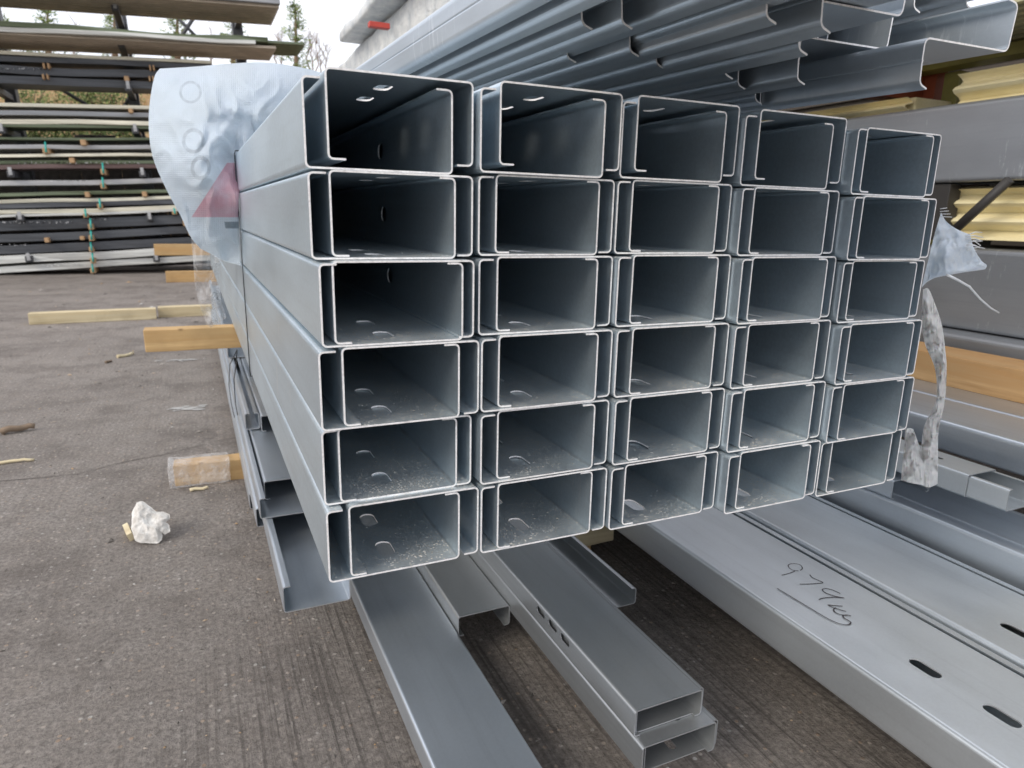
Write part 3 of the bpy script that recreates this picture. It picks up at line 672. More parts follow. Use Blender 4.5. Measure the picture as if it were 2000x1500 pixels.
M['tarp'] = tt.set(col=base, rough=.36, spec=.6, normal=tt.bump(wv_, .5, .003, tt.bump(tt.math('ABSOLUTE', tt.math('SUBTRACT', tt.noise(3.4, uv, 3, .5), .5)), .5, .05, tt.bump(tt.noise(7, uv, 6, .6), .35, .015))))
M['tarp'].node_tree.nodes['Principled BSDF'].inputs['Transmission Weight'].default_value = 0.0
ctrl = [  # rows of (px, py, y-plane)
 [(312, 134, 1.75), (380, 130, 1.75), (450, 124, 1.78), (520, 122, 1.85), (590, 132, 2.0), (640, 146, 2.1), (690, 165, 2.1)],
 [(301, 152, 1.62), (372, 158, 1.58), (440, 156, 1.55), (505, 156, 1.60), (560, 165, 1.70), (610, 182, 1.8), (650, 200, 1.9)],
 [(292, 205, 1.55), (360, 205, 1.45), (420, 205, 1.40), (480, 205, 1.42), (530, 215, 1.48), (560, 225, 1.6), (600, 235, 1.8)],
 [(291, 260, 1.50), (350, 262, 1.38), (405, 262, 1.32), (450, 262, 1.35), (490, 262, 1.40), (520, 265, 1.50), (550, 270, 1.6)],
 [(300, 312, 1.48), (345, 318, 1.36), (390, 322, 1.30), (430, 322, 1.33), (458, 320, 1.36), (470, 318, 1.42), (490, 315, 1.5)],
 [(325, 370, 1.48), (358, 374, 1.40), (392, 376, 1.34), (425, 376, 1.34), (450, 376, 1.345), (464, 376, 1.34), (468, 376, 1.338)],
 [(352, 420, 1.50), (380, 422, 1.43), (405, 424, 1.38), (430, 424, 1.38), (450, 424, 1.38), (463, 424, 1.395), (467, 424, 1.39)],
 [(372, 462, 1.52), (398, 466, 1.47), (420, 468, 1.44), (440, 470, 1.44), (455, 470, 1.44), (464, 470, 1.44), (468, 470, 1.435)],
 [(392, 486, 1.56), (412, 496, 1.52), (430, 506, 1.50), (445, 512, 1.50), (456, 515, 1.49), (465, 517, 1.48), (469, 518, 1.475)],
]
def cloth(ctrl, nu, nv, amp, fr, uvf, name, mat, hole=None, sol=.0012):
    R_ = len(ctrl); K = len(ctrl[0])
    def cat(a, b, c, d, t): return .5 * ((2 * b) + (c - a) * t + (2 * a - 5 * b + 4 * c - d) * t * t + (3 * b - a - 3 * c + d) * t ** 3)
    def row(r, u):
        x = u * (K - 1); i = min(int(x), K - 2); t = x - i; g_ = lambda k: Vector(ctrl[r][max(0, min(K - 1, k))])
        return cat(g_(i - 1), g_(i), g_(i + 1), g_(i + 2), t)
    bm = bmesh.new(); uvl = bm.loops.layers.uv.new('UVMap'); V2 = []; info = {}
    for j in range(nv + 1):
        ln = []
        for i in range(nu + 1):
            u, v_ = i / nu, j / nv; x = v_ * (R_ - 1); k = min(int(x), R_ - 2); t = x - k; g_ = lambda kk: row(max(0, min(R_ - 1, kk)), u)
            q = cat(g_(k - 1), g_(k), g_(k + 1), g_(k + 2), t)
            edge = min(1, 6 * min(u, 1 - u, v_, 1 - v_) + .15)
            sh = noise.noise(Vector((q.x, q.y, 0)) * fr[0]) * amp * edge
            a = abs(noise.noise(Vector((q.x * 1.3, q.y, 4)) * fr[1])); sh -= (.25 - a) * amp * .8 * edge if a < .25 else 0
            
            if name == 'tarp':
                cw = math.exp(-((q.x - 455) / 75) ** 2 - ((q.y - 265) / 62) ** 2)
                rn = noise.noise(Vector((q.x * .017 + q.y * .008, q.y * .013 - q.x * .012, 7))); r2 = noise.noise(Vector((q.x * .034, q.y * .03, 2)))
                sh += cw * ((.5 - abs(rn) * 2.2) * .055 + (.4 - abs(r2) * 2) * .028)
            P = atY(q.x, q.y, q.z + sh); vt = bm.verts.new(P); info[vt] = (q.x, q.y); ln.append(vt)
        V2.append(ln)
    for j in range(nv):
        for i in range(nu):
            if hole and hole(i / nu, j / nv): continue
            f = bm.faces.new((V2[j][i], V2[j][i + 1], V2[j + 1][i + 1], V2[j + 1][i])); f.smooth = True
            for lp in f.loops: lp[uvl].uv = uvf(*info[lp.vert])
    bmesh.ops.solidify(bm, geom=bm.faces[:], thickness=sol)
    return bm
o = bm_obj('woven_sheet', cloth(ctrl, 110, 120, .06, (.010, .017), lambda x, y: ((x - 280) / 400, (y - 120) / 400), 'tarp', M['tarp']), M['tarp'])
tag(o, 'pale blue woven plastic sheet bulging over the top left of the main stack', 'sheet')
# grey clear film hanging below it
ctrl2 = [[(372, 440, 1.75), (395, 455, 1.70), (420, 480, 1.66), (432, 510, 1.7)], [(378, 520, 1.85), (396, 520, 1.78), (412, 520, 1.76), (428, 520, 1.82)],
         [(384, 575, 2.0), (400, 575, 1.95), (415, 575, 1.95), (430, 575, 2.0)], [(398, 618, 2.15), (410, 622, 2.1), (422, 620, 2.12), (440, 612, 2.2)], [(404, 634, 2.2), (412, 640, 2.2), (424, 632, 2.2), (442, 622, 2.25)]]
o = bm_obj('clear_film', cloth(ctrl2, 30, 50, .16, (.03, .05), lambda x, y: (x / 400, y / 400), 'film', M['film']), M['film'])
tag(o, 'crumpled clear plastic film hanging below the blue sheet on the left', 'plastic film')

# ------------------------------------------------------------------ steel strap and wire ties
tst = MT('strap_steel'); M['strap'] = tst.set(col=(.09, .10, .11), rough=.4, metal=.6)
bm = bmesh.new(); ys = 1.36
loop = [(-.003, .642), (-.003, 1.306), (.0, 1.3155), (1.135, 1.334), (1.135, .642)]
for i in range(5):
    (x0, z0), (x1, z1) = loop[i], loop[(i + 1) % 5]
    tube(bm, [(x0, ys, z0), (x1, ys, z1)], .0022, 4)
tag(bm_obj('steel_strap', bm, M['strap']), 'thin dark steel strap round the main stack, beside the blue sheet', 'strap')
bm = bmesh.new()
pts = [atX(a, b, -.026) for a, b in ((463, 683), (449, 712), (447, 750), (452, 790), (458, 815))]; tube(bm, pts, .0022, 5)
pts = [atX(a, b, -.027) for a, b in ((463, 683), (461, 712), (457, 740), (460, 790), (464, 810))]; tube(bm, pts, .0022, 5)
tag(bm_obj('wire_tie', bm, M['strap']), 'dark wire ties looped round the lower left bundle', 'wire tie')

# ================================================================== RIGHT SCRAPS
tsr = MT('scrap_weave'); v = tsr.coord(); M['scrap'] = tsr.set(col=tsr.mix(tsr.grey(tsr.noise(60, v, 3), .35, .65), (.78, .85, .92), (.88, .93, .97)), rough=.5, normal=tsr.bump(tsr.noise(120, tsr.coord((1, 1, 1)), 3), .5, .003))
cs = [[(1838, 415, .30), (1848, 432, .30), (1868, 447, .28), (1895, 458, .26)], [(1826, 455, .30), (1848, 462, .29), (1870, 472, .27), (1902, 484, .25)],
      [(1815, 500, .30), (1840, 505, .27), (1872, 508, .26), (1916, 508, .25)], [(1806, 535, .32), (1830, 534, .28), (1870, 532, .26), (1927, 518, .25)], [(1800, 562, .34), (1815, 548, .32), (1845, 538, .29), (1924, 526, .26)]]
scr = bm_obj('woven_scrap', cloth(cs, 40, 40, .022, (.03, .05), lambda x, y: (x / 400, y / 400), 's', M['scrap']), M['scrap'])
bm = bmesh.new()
M['white'] = mat_plain('white_tape', (.74, .76, .77), .5)
for k in range(9):
    a = Vector((1890 + random.uniform(-4, 8), 458 + k * 4)); b = a + Vector((random.uniform(14, 34), random.uniform(-4, 10)))
    tube(bm, [atY(a.x, a.y, .255), atY((a.x + b.x) / 2, (a.y + b.y) / 2 - 3, .25), atY(b.x, b.y, .25)], .0014, 4)
o = bm_obj('frayed_threads', bm, M['white']); o.parent = scr; bm = bmesh.new()
for k in range(4):
    a = (1836, 408 + k * 5); tube(bm, [atY(a[0], a[1], .29), atY(a[0] + 14 + 3 * k, a[1] - 2 + k, .28)], .0012, 4)
o = bm_obj('frayed_threads', bm, M['white']); o.parent = scr
tag(scr, 'torn pale blue woven scrap with frayed edge poking out right of the stack', 'sheet scrap')
bm = bmesh.new()
tube(bm, [atY(a, b, .24) for a, b in ((1850, 537), (1872, 548), (1893, 560), (1915, 585), (1935, 602), (1951, 611))], .0036, 5, .0022)
tube(bm, [atY(a, b, .24) for a, b in ((1893, 558), (1908, 578), (1920, 590), (1931, 598))], .002, 5)
tag(bm_obj('plastic_cord', bm, M['white']), 'frayed white cord hanging from the torn blue scrap', 'cord')
tfl = MT('film_strip'); v = tfl.coord((70, 9, 1), 'UV'); nf = tfl.noise(1, v, 3, .5)
tfl.set(col=tfl.mix(tfl.grey(nf, .44, .52), (.90, .90, .89), (.98, .98, .97)), rough=.15, spec=.9, alpha=tfl.grey(nf, .30, .42, .35, 1.), normal=tfl.bump(nf, .6, .01)); M['strip'] = tfl.m; tfl.set(rough=.45, sss=.15)
c3 = [[(1803, 565, .24), (1812, 563, .23), (1818, 572, .24)], [(1800, 620, .22), (1818, 615, .2), (1838, 628, .22)], [(1806, 670, .2), (1826, 665, .18), (1846, 680, .2)], [(1826, 720, .2), (1838, 715, .18), (1849, 725, .2)],
      [(1828, 780, .2), (1838, 778, .18), (1845, 785, .2)], [(1806, 830, .2), (1820, 828, .18), (1834, 836, .2)], [(1800, 868, .2), (1816, 866, .18), (1832, 870, .2)], [(1798, 910, .2), (1815, 908, .18), (1832, 912, .2)], [(1800, 948, .2), (1815, 952, .18), (1831, 945, .2)]]
s1_ = bm_obj('film_strip', cloth(c3, 16, 80, .05, (.05, .12), lambda x, y: (x / 400, y / 400), 'f', M['strip']), M['strip'])
tag(s1_, 'long twisted strip of clear and white film hanging beside the right column', 'plastic film')
c4 = [[(1768, 838, .2), (1776, 836, .19), (1784, 838, .2)], [(1766, 870, .19), (1782, 868, .18), (1800, 885, .19)], [(1762, 910, .19), (1782, 910, .17), (1806, 915, .19)], [(1760, 938, .19), (1782, 944, .17), (1808, 948, .19)]]
s2_ = bm_obj('film_strip', cloth(c4, 16, 30, .05, (.05, .12), lambda x, y: (x / 400, y / 400), 'f', M['strip']), M['strip'])
tag(s2_, 'short ragged white film flap below the bottom right corner of the main stack', 'plastic film')

# ================================================================== GLOVE AND DEBRIS
def voxel(name, bm, mat, size, parent=None, smooth=True, disp=None):
    me = bpy.data.meshes.new('t'); bm.to_mesh(me); bm.free(); o = bpy.data.objects.new('t', me); COL.objects.link(o)
    md = o.modifiers.new('r', 'REMESH'); md.mode = 'VOXEL'; md.voxel_size = size
    sm = o.modifiers.new('s', 'SMOOTH'); sm.factor = .5; sm.iterations = 4
    dg = bpy.context.evaluated_depsgraph_get(); dg.update(); r = bpy.data.meshes.new_from_object(o.evaluated_get(dg)); bpy.data.objects.remove(o)
    for vtx in r.vertices:
        if disp: vtx.co += disp(vtx.co)
    for p_ in r.polygons: p_.use_smooth = True
    r.materials.clear(); return link(name, r, mat, parent)
gc = atZ(292, 1062, .004); gn = Vector((-.05, -.72, .62)).normalized(); gx_ = Vector((1, -.05, 0)).normalized()
def onplane(px, py): d = ray(px, py); return CP + d * ((gc - CP).dot(gn) / d.dot(gn))
outl = [(262, 990), (268, 982), (276, 979), (286, 984), (296, 992), (306, 1000), (319, 1000), (332, 1005), (332, 1013), (323, 1020), (331, 1026), (333, 1038), (322, 1044), (316, 1041), (317, 1054), (308, 1062), (292, 1061), (276, 1060), (265, 1056), (259, 1044), (257, 1030), (256, 1012), (258, 1000)]
tgl = MT('glove_cloth'); v = tgl.coord(); ngl = tgl.noise(26, v, 5, .7)
M['glove'] = tgl.set(col=tgl.mix(tgl.grey(ngl, .38, .62), (.50, .47, .43), (.76, .74, .70)), rough=.95, normal=tgl.bump(tgl.noise(160, v, 4), .5, .002))
OP = [onplane(*q) for q in outl]; cen_ = onplane(288, 1022); bm = bmesh.new(); NR, NA = 26, 120; rings_ = []
for side in (1, -1):
    rr_ = []
    for i in range(1, NR + 1):
        t = i / NR; ln = []
        for k in range(NA):
            f_ = k / NA * len(OP); a = OP[int(f_) % len(OP)]; b = OP[(int(f_) + 1) % len(OP)]; e_ = a.lerp(b, f_ - int(f_)); q = cen_.lerp(e_, t)
            ed = (1 - t ** 4); px_ = q * 1.0
            rd = (.45 - abs(noise.noise(px_ * 17 + Vector((1, 2, 9)))) * 2.4) * .020 + (.4 - abs(noise.noise(px_ * 38))) * .009 + (.3 - abs(noise.noise(px_ * 80))) * .003
            q = q + gn * side * ((.016 + (rd if side == 1 else .004)) * max(.12, ed)) + Vector((noise.noise(px_ * 50), noise.noise(px_ * 50 + Vector((5, 0, 0))), 0)) * .003
            q.z = max(q.z, .003); ln.append(bm.verts.new(q))
        rr_.append(ln)
    c0 = bm.verts.new(cen_ + gn * side * .02)
    for k in range(NA):
        k2 = (k + 1) % NA; fs_ = [(c0, rr_[0][k], rr_[0][k2])] + [(rr_[i][k], rr_[i + 1][k], rr_[i + 1][k2], rr_[i][k2]) for i in range(NR - 1)]
        for f__ in fs_: bm.faces.new(f__ if side == 1 else f__[::-1])
    rings_.append(rr_[-1])
for k in range(NA): bm.faces.new((rings_[0][k], rings_[1][k], rings_[1][(k + 1) % NA], rings_[0][(k + 1) % NA]))
bmesh.ops.recalc_face_normals(bm, faces=bm.faces)
gv = bm_obj('work_glove', bm, M['glove'])
tag(gv, 'crumpled off-white cloth work glove lying on the yard', 'glove')
a = atZ(258, 1052, .004); o = box('wood_offcut', a.x - .016, a.x + .002, a.y - .01, a.y + .09, .001, .03, M['wood_pale'], .001); o.rotation_euler = (0, RAD(-20), RAD(12))
tag(o, 'pale splinter of wood tucked under the left side of the glove', 'wood scrap')
def stick(px0, py0, px1, py1, r, mat, lab, cat='stick'):
    a, b = atZ(px0, py0, r), atZ(px1, py1, r); bm = bmesh.new(); n = 7
    P_ = [a.lerp(b, i / n) + noise.noise_vector(Vector((px0, i * .7, 0))) * r * .8 for i in range(n + 1)]
    tube(bm, P_, r, 6, r * .75); o = bm_obj('wood_stick', bm, mat); return tag(o, lab, cat, 'sticks and wood scraps on the yard')
M['stick'] = mat_plain('weathered_stick', (.22, .16, .11), .9, scale=20)
stick(2, 842, 70, 832, .020, M['stick'], 'weathered brown stick lying at the left edge of the yard')
stick(228, 696, 262, 690, .014, M['wood_pale'], 'small pale wood chip left of the orange-brown timber')
stick(-10, 905, 68, 896, .009, M['wood_pale'], 'thin pale splinter lying at the left edge below the brown stick')
stick(370, 957, 408, 952, .008, M['wood_pale'], 'pale splinter in front of the film wrapped timber end')
stick(205, 708, 218, 704, .010, M['stick'], 'small brown chip beside the pale one left of the timber')

# ================================================================== LEFT CLADDING RACK (rotated frame following the photo)
TILT = RAD(3.3); O = atY(200, 300, 13.0)
rackM = Matrix.Translation(O) @ Matrix.Rotation(-TILT, 4, 'Y')
rinv = rackM.inverted()
def loc(px, py, dy=0):      # pixel -> rack frame, on plane y = 13 + dy
    d = ray(px, py); o_ = rinv @ CP; dd = rinv.to_3x3() @ d; t = (dy - o_.y) / dd.y; return o_ + dd * t
def rbox(name, x0, x1, y0, y1, z0, z1, mats, label=None, cat=None, group=None, bev=.008, parent=None, sag=0.):
    bm = bmesh.new(); cx, cy = (x0 + x1) / 2, (y0 + y1) / 2
    add_box(bm, x0 - cx, x1 - cx, y0 - cy, y1 - cy, 0, z1 - z0, bev)
    if sag and x1 - x0 > 1:
        n = 16
        for k in range(1, n): bmesh.ops.bisect_plane(bm, geom=bm.verts[:] + bm.edges[:] + bm.faces[:], plane_co=((x0 - cx) + (x1 - x0) * k / n, 0, 0), plane_no=(1, 0, 0))
        ph = random.uniform(0, 50)
        for q in bm.verts: q.co.z += sag * noise.noise(Vector((q.co.x * .8 + ph, q.co.y * .3, ph))) ; q.co.y += sag * 1.5 * noise.noise(Vector((q.co.x * 1.1, q.co.z * 9, ph)))
    o = bm_obj(name, bm, mats)
    mw = rackM @ Matrix.Translation((cx, cy, z0))
    if parent: o.parent = parent; o.matrix_basis = parent.matrix_basis.inverted() @ mw
    else: o.matrix_basis = mw
    if label: tag(o, label, cat, group)
    return o
pc = {'cream': (.74, .70, .56), 'slate': (.075, .08, .088), 'grey': (.30, .31, .32), 'green': (.14, .17, .10), 'brown': (.17, .11, .10), 'white': (.62, .62, .58), 'dk': (.05, .052, .056), 'lgrey': (.42, .42, .42), 'taupe': (.26, .21, .16)}
PM = {k: mat_plain('coated_' + k, v_, .55, scale=2.5, var=.3, stretch=(.5, 6, 14)) for k, v_ in pc.items()}
strips = [  # y_top, y_bot at px x=150, colour, right px end, description
 (107, 114, 'cream', 1, 'cream pack just below the lower deck'), (114, 125, 'slate', 0, 'dark slate pack under the first cream one'), (133, 148, 'slate', 0, 'slate pack between two pairs of orange blocks'),
 (154, 169, 'slate', 0, 'thick slate pack above the gap showing the bank'), (204, 211, 'cream', 0, 'cream pack right below the gap showing the bank'), (218, 227, 'grey', 0, 'grey pack under the cream one below the gap'),
 (234, 243, 'cream', 0, 'bright cream pack of the middle shelf'), (243, 250, 'green', 0, 'thin torn green pack of the middle shelf'), (268, 273, 'green', 0, 'green pack under the strip of foliage'),
 (283, 291, 'lgrey', 0, 'light grey pack with teal strap'), (300, 306, 'cream', 0, 'thin cream pack above the chalk-marked green one'), (314, 321, 'green', 0, 'green pack with white markings'),
 (321, 330, 'brown', 0, 'maroon brown pack'), (351, 361, 'lgrey', 0, 'grey pack below the two small brackets'), (373, 380, 'green', 0, 'mossy green pack in the lower half'),
 (387, 394, 'cream', 0, 'cream pack under the mossy green one'), (394, 403, 'slate', 0, 'grey-black pack under the lower cream one'), (407, 415, 'cream', 0, 'cream pack with faint stamps, lower half'), (415, 420, 'white', 0, 'thin white pack touching the stamped cream one'),
 (427, 446, 'slate', 0, 'thick charcoal pack with white writing'), (452, 467, 'slate', 0, 'charcoal pack under the one with white writing'), (474, 490, 'slate', 0, 'uneven charcoal pack in the lower shelves'),
 (493, 508, 'white', 0, 'thick white pack second from the ground'), (512, 524, 'white', 0, 'white pack nearest the ground')]
packs = []
for i, (ya, yb, cn, _, lab) in enumerate(strips):
    a = loc(150, ya, 0); b = loc(150, yb, 0)
    dy = random.uniform(-.04, .04) if i not in (0, 4) else 0
    packs.append(rbox('cladding_pack', -6.5, 2.6 if i > 3 else 1.9, dy, dy + (.62 if i < 14 else .9), b.z, a.z, PM[cn], 'long ' + lab + ' on the left rack', 'cladding pack', 'cladding packs on the left rack', sag=.022))
# white scribbles on packs (illegible chalk writing)
M['chalk'] = mat_plain('chalk', (.80, .80, .80), .8)
def chalk(idx, x0, x1, yc, hh, n):
    bm = bmesh.new(); x = x0; o_p = packs[idx]
    while x < x1:
        wl = random.uniform(3, 8); pts = []
        for k in range(int(wl)): pts.append(loc(x + k * 1.2, yc + random.uniform(-hh, hh) / 2, -.06))
        if len(pts) > 1:
            pv = None
            for q in pts:
                aa, bb = bm.verts.new(q + Vector((0, 0, .006))), bm.verts.new(q + Vector((.006, 0, -.006)))
                if pv: bm.faces.new((pv[0], aa, bb, pv[1]))
                pv = (aa, bb)
        x += wl * 1.2 + random.uniform(1, 6)
    if bm.verts:
        r_ = rackM @ Matrix.Identity(4)
        for q in bm.verts: q.co = r_ @ q.co
        bmesh.ops.solidify(bm, geom=bm.faces[:], thickness=.002)
        o = bm_obj('chalk_writing', bm, M['chalk']); o.parent = o_p; o.matrix_parent_inverse = o_p.matrix_basis.inverted()
chalk(2, 2, 80, 134, 3, 9); chalk(11, 34, 160, 318, 4, 9); chalk(11, 165, 275, 318, 4, 9); chalk(13, 98, 170, 353, 3, 9); chalk(19, 5, 140, 434, 5, 9); chalk(19, 175, 215, 428, 4, 9); chalk(21, 0, 60, 478, 4, 9); chalk(23, 90, 170, 518, 5, 9)
# wooden spacer blocks with teal strapping
M['teal'] = mat_plain('teal_strap', (.05, .42, .36), .5)
def blockset(px, py, w_, h_, teal, lab, mat='wood_block', dy=-.12):
    a = loc(px - w_ / 2, py - h_ / 2, dy); b = loc(px + w_ / 2, py + h_ / 2, dy)
    e = rbox('spacer_block', a.x, b.x, dy, dy + .6, b.z, a.z, M[mat], lab + ' on the left rack', 'wood block', 'spacer blocks on the left rack', bev=.01)
    if teal:
        t_ = loc(px, py - h_ * 1.4, dy)
        bm = bmesh.new(); pts = [loc(px - 1, py - h_ * 1.5, dy + .05), loc(px, py - h_ * .5, dy - .012), loc(px + 1, py + h_ * .3, dy - .012)]
        tube(bm, [rackM @ q for q in pts], .016, 5); o = bm_obj('strap', bm, M['teal']); o.parent = e; o.matrix_parent_inverse = e.matrix_basis.inverted()
for (px, py, w_, h_, tl, lab) in [(85, 128, 6, 11, 0, 'orange block, left one of the top left pair'), (94, 128, 6, 11, 0, 'orange block, right one of the top left pair'), (84, 149, 6, 10, 0, 'orange block, left of the second pair down'), (92, 149, 5, 10, 0, 'orange block, right of the second pair down'),
    (293, 132, 5, 11, 0, 'pale block in the top right pair, left one'), (300, 132, 5, 11, 0, 'pale block in the top right pair, right one'), (247, 153, 11, 10, 0, 'single pinkish block beside the rack post'), (292, 153, 5, 10, 0, 'orange block, left of the pair beside the blue sheet'), (299, 153, 5, 10, 0, 'orange block, right of the pair beside the blue sheet'),
    (255, 216, 10, 9, 0, 'grey-brown block under the cream pack by the gap'), (162, 278, 13, 11, 0, 'grey-brown block below the foliage strip'), (89, 294, 15, 11, 1, 'orange block with teal strap, upper left'), (140, 313, 12, 10, 0, 'tan block above the maroon pack'),
    (201, 335, 12, 11, 1, 'teal strapped block under the maroon pack'), (201, 363, 12, 11, 1, 'teal strapped block under the grey pack'), (170, 380, 11, 10, 0, 'brown block on the mossy green pack'), (282, 379, 11, 10, 0, 'grey block on the mossy green pack, near the sheet'),
    (195, 403, 12, 10, 1, 'teal strapped block under the lower cream pack'), (167, 421, 11, 8, 1, 'teal strapped block above the charcoal packs'), (177, 443, 12, 11, 1, 'teal strapped block at the charcoal pack with writing'), (178, 465, 12, 11, 1, 'teal strapped block between the charcoal packs'),
    (91, 469, 11, 9, 0, 'grey-brown block under the charcoal packs, far left'), (160, 465, 10, 7, 0, 'small orange block left of a teal strapped one'), (178, 487, 11, 9, 1, 'teal strapped block above the thick white pack'), (181, 509, 12, 10, 1, 'teal strapped block between the white packs'), (181, 529, 12, 9, 1, 'teal strapped block at the ground'),
    (362, 436, 11, 11, 1, 'teal strapped block peeping out beside the sheet'), (372, 455, 10, 9, 1, 'lowest teal strapped block beside the sheet'), (341, 416, 11, 6, 1, 'teal strapped block beside the torn part of the sheet')]:
    blockset(px, py, w_, h_, tl, lab)
# white/pale slab strip bits on packs ends
# frame: posts, arms, decks
M['frame'] = mat_plain('rack_frame_paint', (.07, .072, .078), .5, .2)
fr = empty('cantilever_rack'); fr.matrix_basis = rackM @ Matrix.Translation((0, 1.3, loc(150, 533).z)); tag(fr, 'dark grey cantilever rack frame carrying the cladding packs at left', 'rack')
zb = loc(150, 533).z; zt2 = loc(150, -130).z
for px, ytop in ((22, 60), (262, 60), (482, 60)):
    a = loc(px, 200, 1.15)
    rbox('post', a.x - .09, a.x + .09, 1.15, 1.42, zb, zt2, M['frame'], parent=fr)
    for py in (45, 108, 186, 262, 340, 420, 495):
        b = loc(px, py, 1.15); rbox('arm', a.x - .05, a.x + .05, -.10, 1.15, b.z - .10, b.z + .0, M['frame'], parent=fr)
        s_ = rbox('end_stop', a.x - .02, a.x + .03, -.13, -.10, b.z - .07, b.z + .05, PM['lgrey'], parent=fr, bev=.003)
for (xa, ya, xb, yb) in ((352, 75, 375, 40), (352, 40, 388, 76), (170, 205, 120, 175), (245, 205, 262, 175)):
    bm = bmesh.new(); A, B = loc(xa, ya, 1.3), loc(xb, yb, 1.3); tube(bm, [rackM @ (A + (A - B) * .8), rackM @ (B + (B - A) * .8)], .04, 4)
    o = bm_obj('brace', bm, M['frame']); o.parent = fr; o.matrix_parent_inverse = fr.matrix_basis.inverted()
def deck(pxl, py_front, pxr, name, label, mat, dy0=-.55, dy1=.55, th=.05, pitch=.15):
    a = loc(pxr, py_front, dy0); L_ = a.x + 7; n = int((dy1 - dy0) / pitch)
    bm = corr('dk', n, pitch, th, L_)      # ribs along local y -> turn to x
    o = bm_obj(name, bm, mat); o.matrix_basis = rackM @ Matrix.Translation((a.x, dy0, a.z)) @ Matrix.Rotation(RAD(90), 4, 'Z') 
    tag(o, label, 'decking', 'ribbed decks on the left rack'); return a
M['dk_mat'] = mat_plain('ribbed_underside', (.50, .42, .33), .6, scale=3)
d1 = deck(0, 15, 546, 'rack_deck', 'upper ribbed deck seen from below on the left rack', M['dk_mat'], -.7, .75)
d2 = deck(0, 95, 540, 'rack_deck', 'lower ribbed deck seen from below, under torn green sheets', M['dk_mat'], -.5, .8)
a = loc(548, 14, -.7); rbox('cladding_pack', -7, a.x, -.72, .7, a.z + .045, a.z + .17, PM['grey'], 'grey pack lying on the upper ribbed deck of the left rack', 'cladding pack', 'cladding packs on the left rack', sag=.01)
a = loc(400, 92, -.5)
rbox('cladding_pack', -6.5, loc(500, 92, -.5).x, -.55, .8, a.z + .07, a.z + .13, PM['white'], 'torn white-edged pack lying on the lower ribbed deck', 'cladding pack', 'cladding packs on the left rack', sag=.05)
rbox('cladding_pack', -6.5, loc(525, 92, -.5).x, -.52, .8, a.z + .13, a.z + .20, PM['green'], 'dark green pack on top of the torn white-edged one', 'cladding pack', 'cladding packs on the left rack', sag=.05)
o = bm_obj('ribbed_sheet', corr('gs', 7, .16, .05, 1.5), PM['green']); a = loc(598, 95, -.45); o.matrix_basis = rackM @ Matrix.Translation((a.x, -.45, a.z + .06)) @ Matrix.Rotation(RAD(90), 4, 'Z')
tag(o, 'dark green ribbed sheet sticking out right of the lower deck', 'sheet')
a = loc(-20, 20, -.9)
# fence of dark boards behind the rack's lower half
for i in range(26):
    x = -6 + i * .34; y = 1.75
    z0_ = zb - .1; z1_ = loc(150, 268, 1.75).z + random.uniform(-.06, .06)
    if i == 0: tfb = mat_plain('old_board', (.075, .065, .06), .9, scale=6, var=.6)
    o = rbox('fence_board', x, x + .338, y, y + .03, z0_, z1_, tfb, 'dark weathered upright board behind the lower half of the cladding rack', 'board', 'fence boards behind the rack')

# ================================================================== TREES
tlf = MT('conifer_leaf'); rnd = tlf.n('ShaderNodeNewGeometry').outputs['Random Per Island']
M['leaf'] = tlf.set(col=tlf.ramp(rnd, (0, (.06, .10, .03)), (.5, (.16, .23, .07)), (.85, (.30, .36, .12)), (1, (.42, .40, .18))), rough=.8)
M['bark'] = mat_plain('bark', (.22, .15, .10), .95, scale=12)
def conifer(px, pytop, pybase, y, width, label):
    t_ = atY(px, pytop, y); b_ = atY(px, pybase, y); h = t_.z - b_.z
    e = empty('conifer', (b_.x, y, b_.z - .3)); tag(e, label, 'conifer', 'conifers on the bank')
    lean = (t_.x - b_.x)
    bm = bmesh.new(); tube(bm, [(0, 0, 0), (lean * .5, 0, h * .5), (lean, 0, h + .25)], .10, 7, .02); bm_obj('trunk', bm, M['bark'], e)
    bm = bmesh.new()
    nb = int(h * 26)
    for i in range(nb):
        t = (i + random.random()) / nb; z = .15 + t * (h + .15); R_ = width * (1 - t) ** .75 * random.uniform(.45, 1.15) + .08
        a = random.uniform(0, 6.28); d = Vector((math.cos(a), math.sin(a), 0)); st_ = Vector((lean * t, 0, z)); 
        for k in range(26):
            s = random.random() ** .7; q = st_ + d * R_ * s + Vector((0, 0, R_ * (.35 * s - .1 * s * s))) + Vector((random.gauss(0, .05), random.gauss(0, .05), random.gauss(0, .045)))
            sz = random.uniform(.03, .075); nd = (d + Vector((random.gauss(0, .5), random.gauss(0, .5), random.gauss(.3, .5)))).normalized(); sd_ = nd.orthogonal().normalized() * sz * .35
            bm.faces.new((bm.verts.new(q - sd_), bm.verts.new(q + nd * sz * 1.8), bm.verts.new(q + sd_)))
    bm_obj('crown', bm, M['leaf'], e)
conifer(92, 18, 110, 21, .75, 'bushy conifer between decks at far left of the rack')
conifer(8, 40, 110, 21, .6, 'conifer cut off by the left edge of the photo')
conifer(222, 22, 110, 21, .5, 'slim conifer left of the central rack post')
conifer(345, 22, 110, 21, .5, 'slim conifer beside the crossed braces of the rack')
conifer(455, 20, 120, 21, .6, 'conifer behind the right rack post')
conifer(577, 6, 190, 19, .50, 'tall narrow conifer standing free right of the rack')
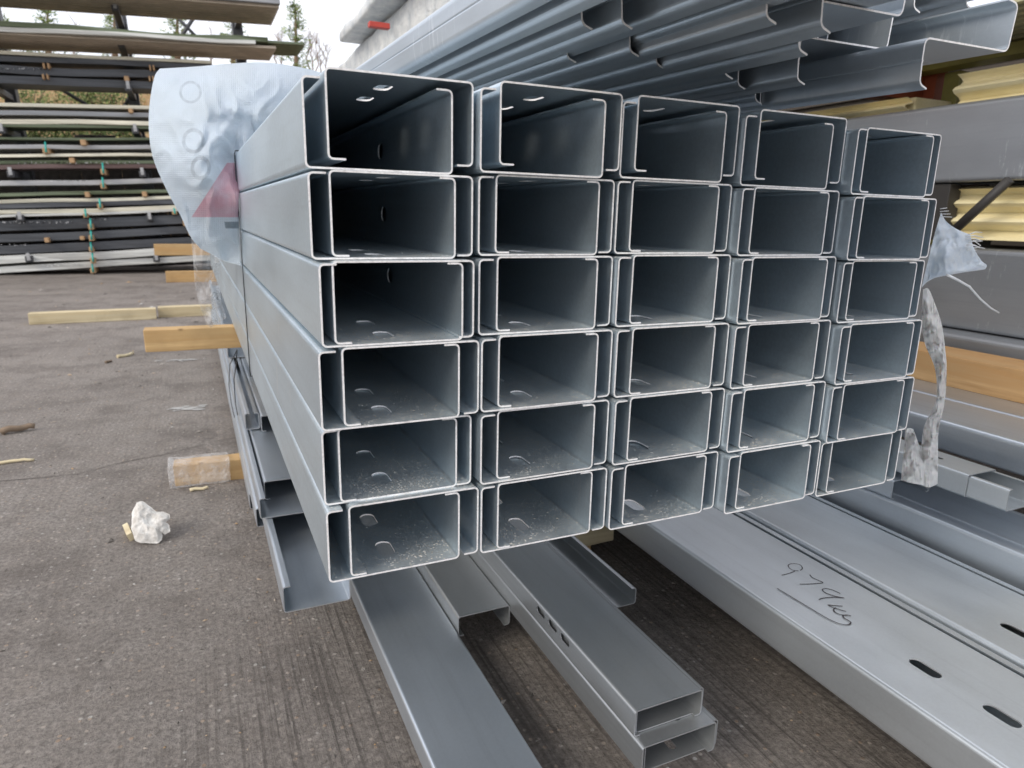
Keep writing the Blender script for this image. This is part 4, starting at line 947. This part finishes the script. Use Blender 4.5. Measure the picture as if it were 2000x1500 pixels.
def sapling(px, pt, pb, y, label, th=.022):
    t_ = atY(px, pt, y); b_ = atY(px + random.uniform(-4, 4), pb, y); e = empty('bare_sapling', (b_.x, y, b_.z)); tag(e, label, 'sapling', 'bare saplings right of the rack')
    P = [Vector((0, 0, 0))]; n = 7; top = t_ - b_
    for i in range(1, n + 1): P.append(top * i / n + Vector((random.gauss(0, .03), random.gauss(0, .03), 0)))
    bm = bmesh.new(); tube(bm, P, th, 5, .006); bm_obj('trunk', bm, M['twig'], e)
    bm = bmesh.new()
    for k in range(26):
        i = random.randint(2, n - 1); s = P[i].lerp(P[min(i + 1, n)], random.random()); a = random.uniform(0, 6.28); l_ = random.uniform(.15, .45)
        d = Vector((math.cos(a) * .6, math.sin(a) * .6, random.uniform(.5, 1.1))) * l_; tube(bm, [s, s + d * .5 + Vector((0, 0, .02)), s + d], .006, 3, .003)
    bm_obj('branches', bm, M['twig'], e)
M['twig'] = mat_plain('twig', (.30, .21, .15), .9)
for px, pt, lab in ((148, 40, 'lone bare stem between two conifers at left'), (413, 55, 'thin bare stem seen under the upper deck'), (602, 66, 'bare sapling just right of the tall conifer'), (610, 72, 'bare sapling second right of the tall conifer'), (618, 68, 'tallest bare sapling in the clump'), (627, 84, 'bare sapling right of the tallest in the clump'), (636, 90, 'bare sapling near the wrapped packs'), (541, 66, 'bare stem with round seed heads left of the tall conifer'), (552, 72, 'short bare stem nearest left of the tall conifer')):
    sapling(px, pt, 150, 20 + random.uniform(-1, 1), lab)
# green shrubs on the bank seen through the gap of the rack
def shrub(px, py, y, r, label):
    c_ = atY(px, py, y); e = empty('shrub', (c_.x, y, c_.z - r)); tag(e, label, 'shrub', 'shrubs on the bank')
    bm = bmesh.new()
    for k in range(9): a = random.uniform(0, 6.28); tube(bm, [(0, 0, -.2), (math.cos(a) * r * .5, math.sin(a) * r * .4, r), (math.cos(a) * r * .9, math.sin(a) * r * .6, r * 1.7)], .012, 4, .004)
    bm_obj('stems', bm, M['twig'], e); bm = bmesh.new()
    for k in range(700):
        d = Vector((random.gauss(0, 1), random.gauss(0, 1), random.gauss(0, 1))); d.normalize(); q = Vector((0, 0, r)) + Vector((d.x * 1.5, d.y, d.z)) * r * random.random() ** .4 * (1 + .4 * noise.noise(d * 2 + Vector((px, 0, 0))))
        sz = random.uniform(.02, .05); nd = Vector((random.gauss(0, 1), random.gauss(0, 1), random.gauss(0, 1))).normalized(); s_ = nd.orthogonal() * sz * .5
        bm.faces.new((bm.verts.new(q - s_), bm.verts.new(q + nd * sz), bm.verts.new(q + s_)))
    bm_obj('leaves', bm, M['leaf'], e)
for px, py, lab in ((60, 196, 'low green shrub in the gap, far left'), (150, 194, 'green shrub in the gap, left of middle'), (188, 190, 'larger green shrub in the gap behind the rack'), (232, 192, 'green shrub in the gap beside the central post')):
    shrub(px, py, 17.2, .32, lab)
for i, (px, lab) in enumerate(((70, 'sprig of foliage above the dark boards, left end'), (130, 'sprig of foliage above the dark boards, second from left'), (190, 'sprig of foliage above the dark boards, third from left'), (250, 'sprig of foliage above the dark boards, beside the blue sheet'))):
    shrub(px, 262, 15.4, .22, lab)
